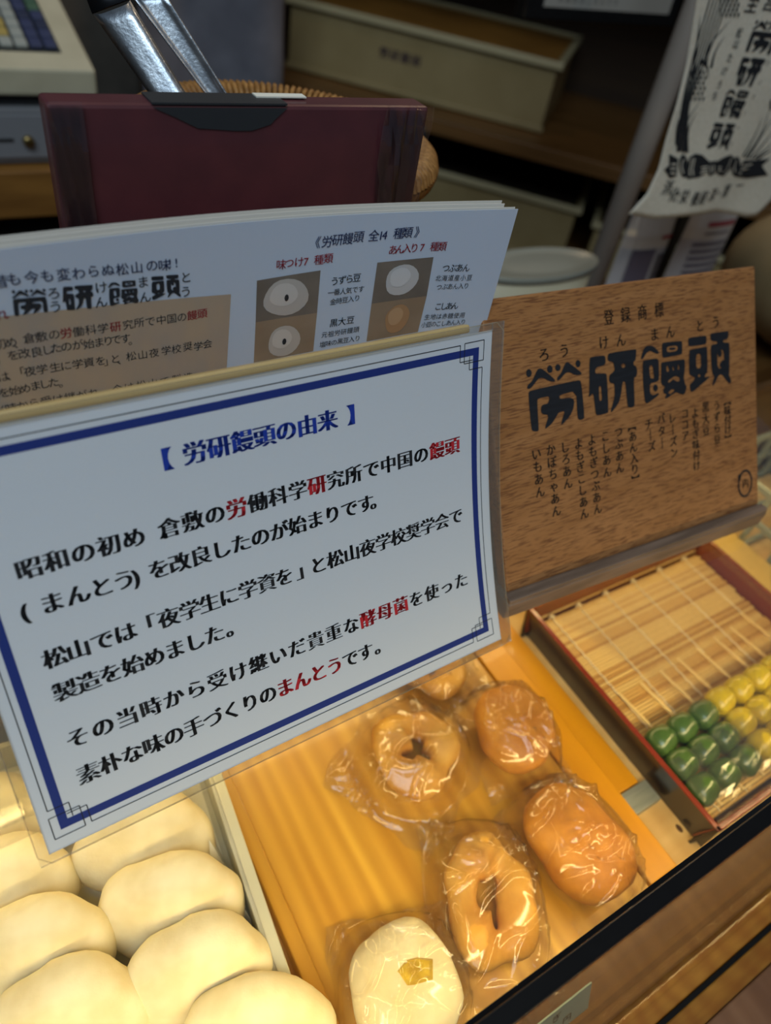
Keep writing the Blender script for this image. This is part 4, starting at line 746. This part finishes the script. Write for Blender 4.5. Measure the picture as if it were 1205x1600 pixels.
crate(.0, .61, 0, .40, 0.0005, .135, 'large cream crate on the upper shelf with small purple lettering', mat('crate_bread', 'a8742f', .6, c2='8f6023', nscale=(5, 5, 5)), True)
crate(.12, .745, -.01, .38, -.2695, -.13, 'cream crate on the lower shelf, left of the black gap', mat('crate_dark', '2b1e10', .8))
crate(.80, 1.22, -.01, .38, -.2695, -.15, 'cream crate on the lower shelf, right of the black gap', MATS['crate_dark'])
sd = bmesh.new(); box(sd, (.72, .05, .0), (.90, .40, .0025), FR); 
# black terminal on an arm, seen from below its edge at the top
tm = thing('black_terminal', 'black screen with a pale label strip along its lower edge at the top', 'screen', tuple(PY(940, 20, .8)))
tl, trr = PY(814, 34, .8), PY(1052, 46, .8); ax = (trr-tl).normalized(); az = Vector((0, 0, 1))-ax*ax.z; az.normalize(); ay = az.cross(ax)
fr = (tl, ax, ay, az); Lw = (trr-tl).length
b = bmesh.new(); box(b, (0, 0, 0), (Lw, .018, .20), fr); obj('screen_body', b, BLK, tm, bevel=.004)
b = bmesh.new(); box(b, (.030, -.0012, .017), (Lw-.022, -.0001, .040), fr); obj('label_strip', b, mat('strip_grey', 'a9a59c', .5), tm)
p = Print(); p.text([(c, 55+i*12, 26) for i, c in enumerate('お会計はこちらです')], 8, 0, up=1); p.build('strip_lettering', ink('strip_ink', '5c5a58'), lambda u, v: tl+ax*(u/1000)-ay*.0016+az*(v/1000), tm)
# round post
b = bmesh.new(); pc = PY(1000, 245, .62); tube(b, [(pc.x, .62, -.8995), (pc.x, .62, .30), (pc.x, .62, .75)], .0145, 24); tag(obj('round_post', b, mat('post_grey', '9d938a', .45, c2='8f857c', nscale=(10, 10, 4)), None, True), 'slim grey round post rising behind the wooden sign', 'post')
b = bmesh.new(); box(b, (0, 0, .11), (.035, .012, .19), (Vector((pc.x+.012, .625, 0)), Vector((1, 0, 0)), Vector((0, 1, 0)), Zv)); 
b.free()
# side table behind the sign with its goods
tb = thing('side_table', 'brown wooden table behind the sign carrying packets and a tub', 'table', (.9, .5, -.9))
b = bmesh.new(); box(b, (.335, .285, -.03), (1.30, .58, 0)); obj('table_top', b, mat('side_wood', '7d5a30', .5, c2='684823', nscale=(5, 50, 50)), tb, bevel=.002)
for x, y in ((.36, .31), (1.26, .31), (.36, .55), (1.26, .55)): b = bmesh.new(); box(b, (x-.02, y-.02, -.899), (x+.02, y+.02, -.03)); obj('leg', b, MATS['side_wood'], tb)
# tub
tc_ = (.580, .540); TUB = mat('tub_white', 'd6cdb0', .5, c2='cac0a2', nscale=(10, 10, 10)); tbt = thing('lidded_tub', 'whitish oval tub with a lid behind the left end of the wooden sign', 'tub', (*tc_, 0))
b = bmesh.new(); lathe(b, [(.001, .0008), (.074, .0008), (.078, .004), (.083, .100), (.080, .100), (.001, .099)], (*tc_, 0), 48, 1.0, .40); obj('tub_body', b, TUB, tbt, True)
b = bmesh.new(); lathe(b, [(.001, .1005), (.086, .1005), (.088, .103), (.088, .108), (.084, .1085), (.081, .106), (.05, .108), (.001, .109)], (*tc_, 0), 48, 1.0, .40); obj('tub_lid', b, mat('tub_lid', '93958a', .4), tbt, True)
# white packets
PK = mat('packet_white', 'c4bfbf', .35, coat=.3)
def packet(pxl, pxr, label, kind):
    y = .5 if kind == 0 else .505
    a, c = PY(pxl[0], pxl[1], y), PY(pxr[0], pxr[1], y); t = thing('paper_packet', label, 'packet', ((a.x+c.x)/2, y, 0.0005), 'white packets behind the wooden sign')
    w_ = c.x-a.x; x0 = a.x; H_ = .185
    b = bmesh.new(); n = 8; V = []
    rows_ = [(.0, .010), (.02, .022), (.09, .026), (.15, .018), (H_, .002)]
    for z, d in rows_:
        for s in range(n+1): u = s/n; e = math.sin(math.pi*u)**.5; V.append((x0+w_*u, y-d*e*.5, z+.0008))
        for s in range(n+1): u = 1-s/n; e = math.sin(math.pi*u)**.5 if 0 < u < 1 else 0; V.append((x0+w_*u, y+d*e*.5+.0015, z+.0008))
    k = 2*(n+1); F = []
    for r in range(len(rows_)-1):
        for s in range(k): F.append((r*k+s, r*k+(s+1) % k, (r+1)*k+(s+1) % k, (r+1)*k+s))
    F.append(tuple(range(k))); F.append(tuple((len(rows_)-1)*k+s for s in range(k)))
    raw('packet_body', V, F, PK, t)
    def on(u, v): # u 0..1, v height
        d = np.interp(v, [q[0] for q in rows_], [q[1] for q in rows_]); return Vector((x0+w_*u, y-d*math.sin(math.pi*min(.999, max(.001, u)))**.5*.5-.0009, v+.0008))
    def quad(nm, u0, u1, v0, v1, m_):
        V = [on(u0+(u1-u0)*i/6, v0+(v1-v0)*j/3) for j in range(4) for i in range(7)]; F = [(j*7+i, j*7+i+1, j*7+i+8, j*7+i+7) for j in range(3) for i in range(6)]; raw(nm, V, F, m_, t)
    LV = mat('print_violet', '6e6674', .5); RDP = mat('print_pink', '9c3a48', .5)
    if kind == 0:
        for i in range(9): quad('barcode_bar', .66+.024*i, .66+.024*i+.013, .085, .128, mat('bar_ink', '3c3c4c', .5))
        quad('print_block', .15, .58, .095, .135, LV); quad('print_line', .62, .9, .145, .149, RDP)
    else:
        quad('print_line', .30, .86, .150, .1555, RDP); quad('print_line', .30, .80, .141, .1435, LV)
        for i in range(6): quad('print_line', .16, .84, .085+i*.0085, .089+i*.0085, LV)
packet((973, 380), (1062, 345), 'white packet with a barcode, left of the black strip behind the sign', 0)
packet((1078, 345), (1150, 345), 'white packet with a pink printed line, right of the black strip', 1)
q = PY(1065, 345, .495); b = bmesh.new(); box(b, (q.x-.009, .490, .0006), (q.x+.005, .496, .21)); tag(obj('black_divider', b, BLK, bevel=.001), 'narrow black upright divider between the two white packets', 'divider')
# kraft bag at right
def lump(name, c, s, yaw, m_, p=3.2, seed=1):
    me = bun_mesh(name, s[0], s[1], s[2], seed, 32, 20, p); me.materials.clear(); o = link_mesh(name, me, m_, None); o.location = c; o.rotation_euler = (0, 0, yaw); return o
kb = lump('paper_bag', (1.03, .425, .088), (.30, .20, .172), -.35, mat('kraft', '94805f', .6, c2='84714f', nscale=(10, 10, 10)), 4); tag(kb, 'bulging beige paper bag at the right edge behind the sign', 'bag')
# cardboard box and blue cloth by the case, grey lattice crate
b = bmesh.new(); fr = (Vector((.735, .150, 0)), Vector((.97, -.24, 0)), Vector((.24, .97, 0)), Zv); box(b, (0, 0, .1245), (.12, .10, .20), fr); cbx = tag(obj('small_carton', b, mat('carton', 'a98a58', .65, c2='9a7b4b', nscale=(10, 10, 10)), bevel=.001), 'tan carton at the right edge beside the wooden sign', 'box')
cbx.location = (-.04, .06, 0)
gc = thing('lattice_basket', 'grey green plastic lattice basket right of the lacquer tray', 'basket', (.64, .12, 0))
LG = mat('lattice_grey', '8d907c', .5)
x0, x1, y0, y1 = .565, .78, .03, .245
for z in (.004, .036, .066):
    for a, c in (((x0, y0), (x1, y0)), ((x0, y1), (x1, y1)), ((x0, y0), (x0, y1)), ((x1, y0), (x1, y1))):
        b = bmesh.new(); box(b, (min(a[0], c[0])-.002, min(a[1], c[1])-.002, z-.002), (max(a[0], c[0])+.002, max(a[1], c[1])+.002, z+.003)); obj('rail', b, LG, gc)
for k in range(8):
    t = k/7
    for x, y in ((x0, y0+(y1-y0)*t), (x0+(x1-x0)*t, y0), (x0+(x1-x0)*t, y1)):
        b = bmesh.new(); box(b, (x-.0022, y-.0022, .001), (x+.0022, y+.0022, .068)); obj('upright', b, LG, gc)
    b = bmesh.new(); box(b, (x0, y0+(y1-y0)*t-.002, .002), (x1, y0+(y1-y0)*t+.002, .005)); obj('floor_bar', b, LG, gc)
bt = thing('striped_towel', 'rolled blue and white striped towel in the lattice basket', 'towel', (.655, .175, .01))
for k in range(12):
    b = bmesh.new(); tube(b, [(.595+k*.009, .14, .045), (.595+(k+1)*.009, .14, .045)], .033, 20); obj('stripe', b, mat('towel_%d' % (k % 2), ('39507a', '8a8f9c')[k % 2], .9), bt, True)
b = bmesh.new(); box(b, (.5225, .02, .0), (.556, .245, .02)); tag(obj('cream_block', b, mat('cream_wood', 'd9b15a', .5, c2='cda24b', nscale=(30, 5, 5)), bevel=.001), 'cream wooden strip along the right side of the lacquer tray', 'wooden strip')

# ================================================================ CLOTH BANNER
bn = thing('cloth_banner', 'off white cloth banner with black wheat, bow and large characters at upper right', 'banner', (.63, .42, .2))
def by(x, z): return .42+.0035*math.sin(x*38)*max(0, min(1, (300-z)/90))+.0015*noise.noise(Vector((x*20, 3, z*.02)))
def BN(x, z): return Vector((x/1000, by(x/1000, z)-.0006, z/1000))
def interp(poly, t):
    d = [0]
    for a, c in zip(poly, poly[1:]): d.append(d[-1]+math.hypot(a[0]-c[0], a[1]-c[1]))
    t *= d[-1]; return (np.interp(t, d, [q[0] for q in poly]), np.interp(t, d, [q[1] for q in poly]))
V = []; F = []; n, m_ = 40, 34; lf_ = B_LEFT[::-1]; rt_ = B_RIGHT
for j in range(m_+1):
    t = j/m_; a = interp(lf_, t); c = interp(rt_, t)
    for i in range(n+1):
        s = i/n; x = a[0]+(c[0]-a[0])*s; z = a[1]+(c[1]-a[1])*s
        bz = interp(B_BOT, s); w_ = (1-t)**3; x0_, z0_ = lf_[0][0]+(rt_[0][0]-lf_[0][0])*s, lf_[0][1]+(rt_[0][1]-lf_[0][1])*s
        x += (bz[0]-x0_)*w_; z += (bz[1]-z0_)*w_; V.append((x/1000, by(x/1000, z), z/1000))
for j in range(m_):
    for i in range(n): a = j*(n+1)+i; F.append((a, a+1, a+n+2, a+n+1))
o = raw('banner_cloth', V, F, mat('banner_cotton', 'ddd6c6', .8, c2='d2cbb9', nscale=(300, 300, 300)), bn, True); o.modifiers.new('t', 'SOLIDIFY').thickness = .0005
BI = ink('banner_ink', '16191f'); CL = ink('banner_gap', 'cfc8b8')
p = Print()
def curve3(P, n=14):
    if len(P) == 2: return P
    out = []
    for i in range(n+1):
        t = i/n*(len(P)-1); k = min(len(P)-2, int(t)); f = t-k; p0, p1, p2, p3 = P[max(0, k-1)], P[k], P[k+1], P[min(len(P)-1, k+2)]
        out.append(tuple(.5*((2*p1[c])+(-p0[c]+p2[c])*f+(2*p0[c]-5*p1[c]+4*p2[c]-p3[c])*f*f+(-p0[c]+3*p1[c]-3*p2[c]+p3[c])*f**3) for c in (0, 1)))
    return out
def pr(nm, fn_): p = Print(); fn_(p); return p.build(nm, BI, BN, bn)
for q in B_STALK[::2]: pr('wheat_stalk', lambda p: p.stroke(curve3(q), 1.6, 1.3))
for q in B_BLADE: pr('wheat_leaf', lambda p: p.stroke(curve3(q), 3.0, .15))
for x, z in B_GRAIN: pr('wheat_grain', lambda p: p.poly([[(x+1.35*math.cos(k)-.5*math.sin(k), z+1.7*math.sin(k)) for k in [i*math.pi/4 for i in range(8)]]]))
for Q in B_BOW: pr('bow_shape', lambda p: p.poly([Q]))
for i, Q in enumerate(B_LOGO): pr('large_character', lambda p: p.logo(i, Q))
pr('name_lettering', lambda p: p.text(B_NAME, 7.2, .014, up=1)); pr('reading_lettering', lambda p: p.text(B_KANA, 4.6, .0, up=1)); pr('motto_lettering', lambda p: p.text(B_BOTTOM, 13.5, .014, xs=.85, up=1)); pr('top_lettering', lambda p: p.text(B_TOP, 15, .03, up=1))
p = Print()
for q in B_BOWLINES: p.stroke(curve3(q, 8), 1.2)
p.build('bow_highlights', CL, lambda x, z: BN(x, z)-Vector((0, .0004, 0)), bn)
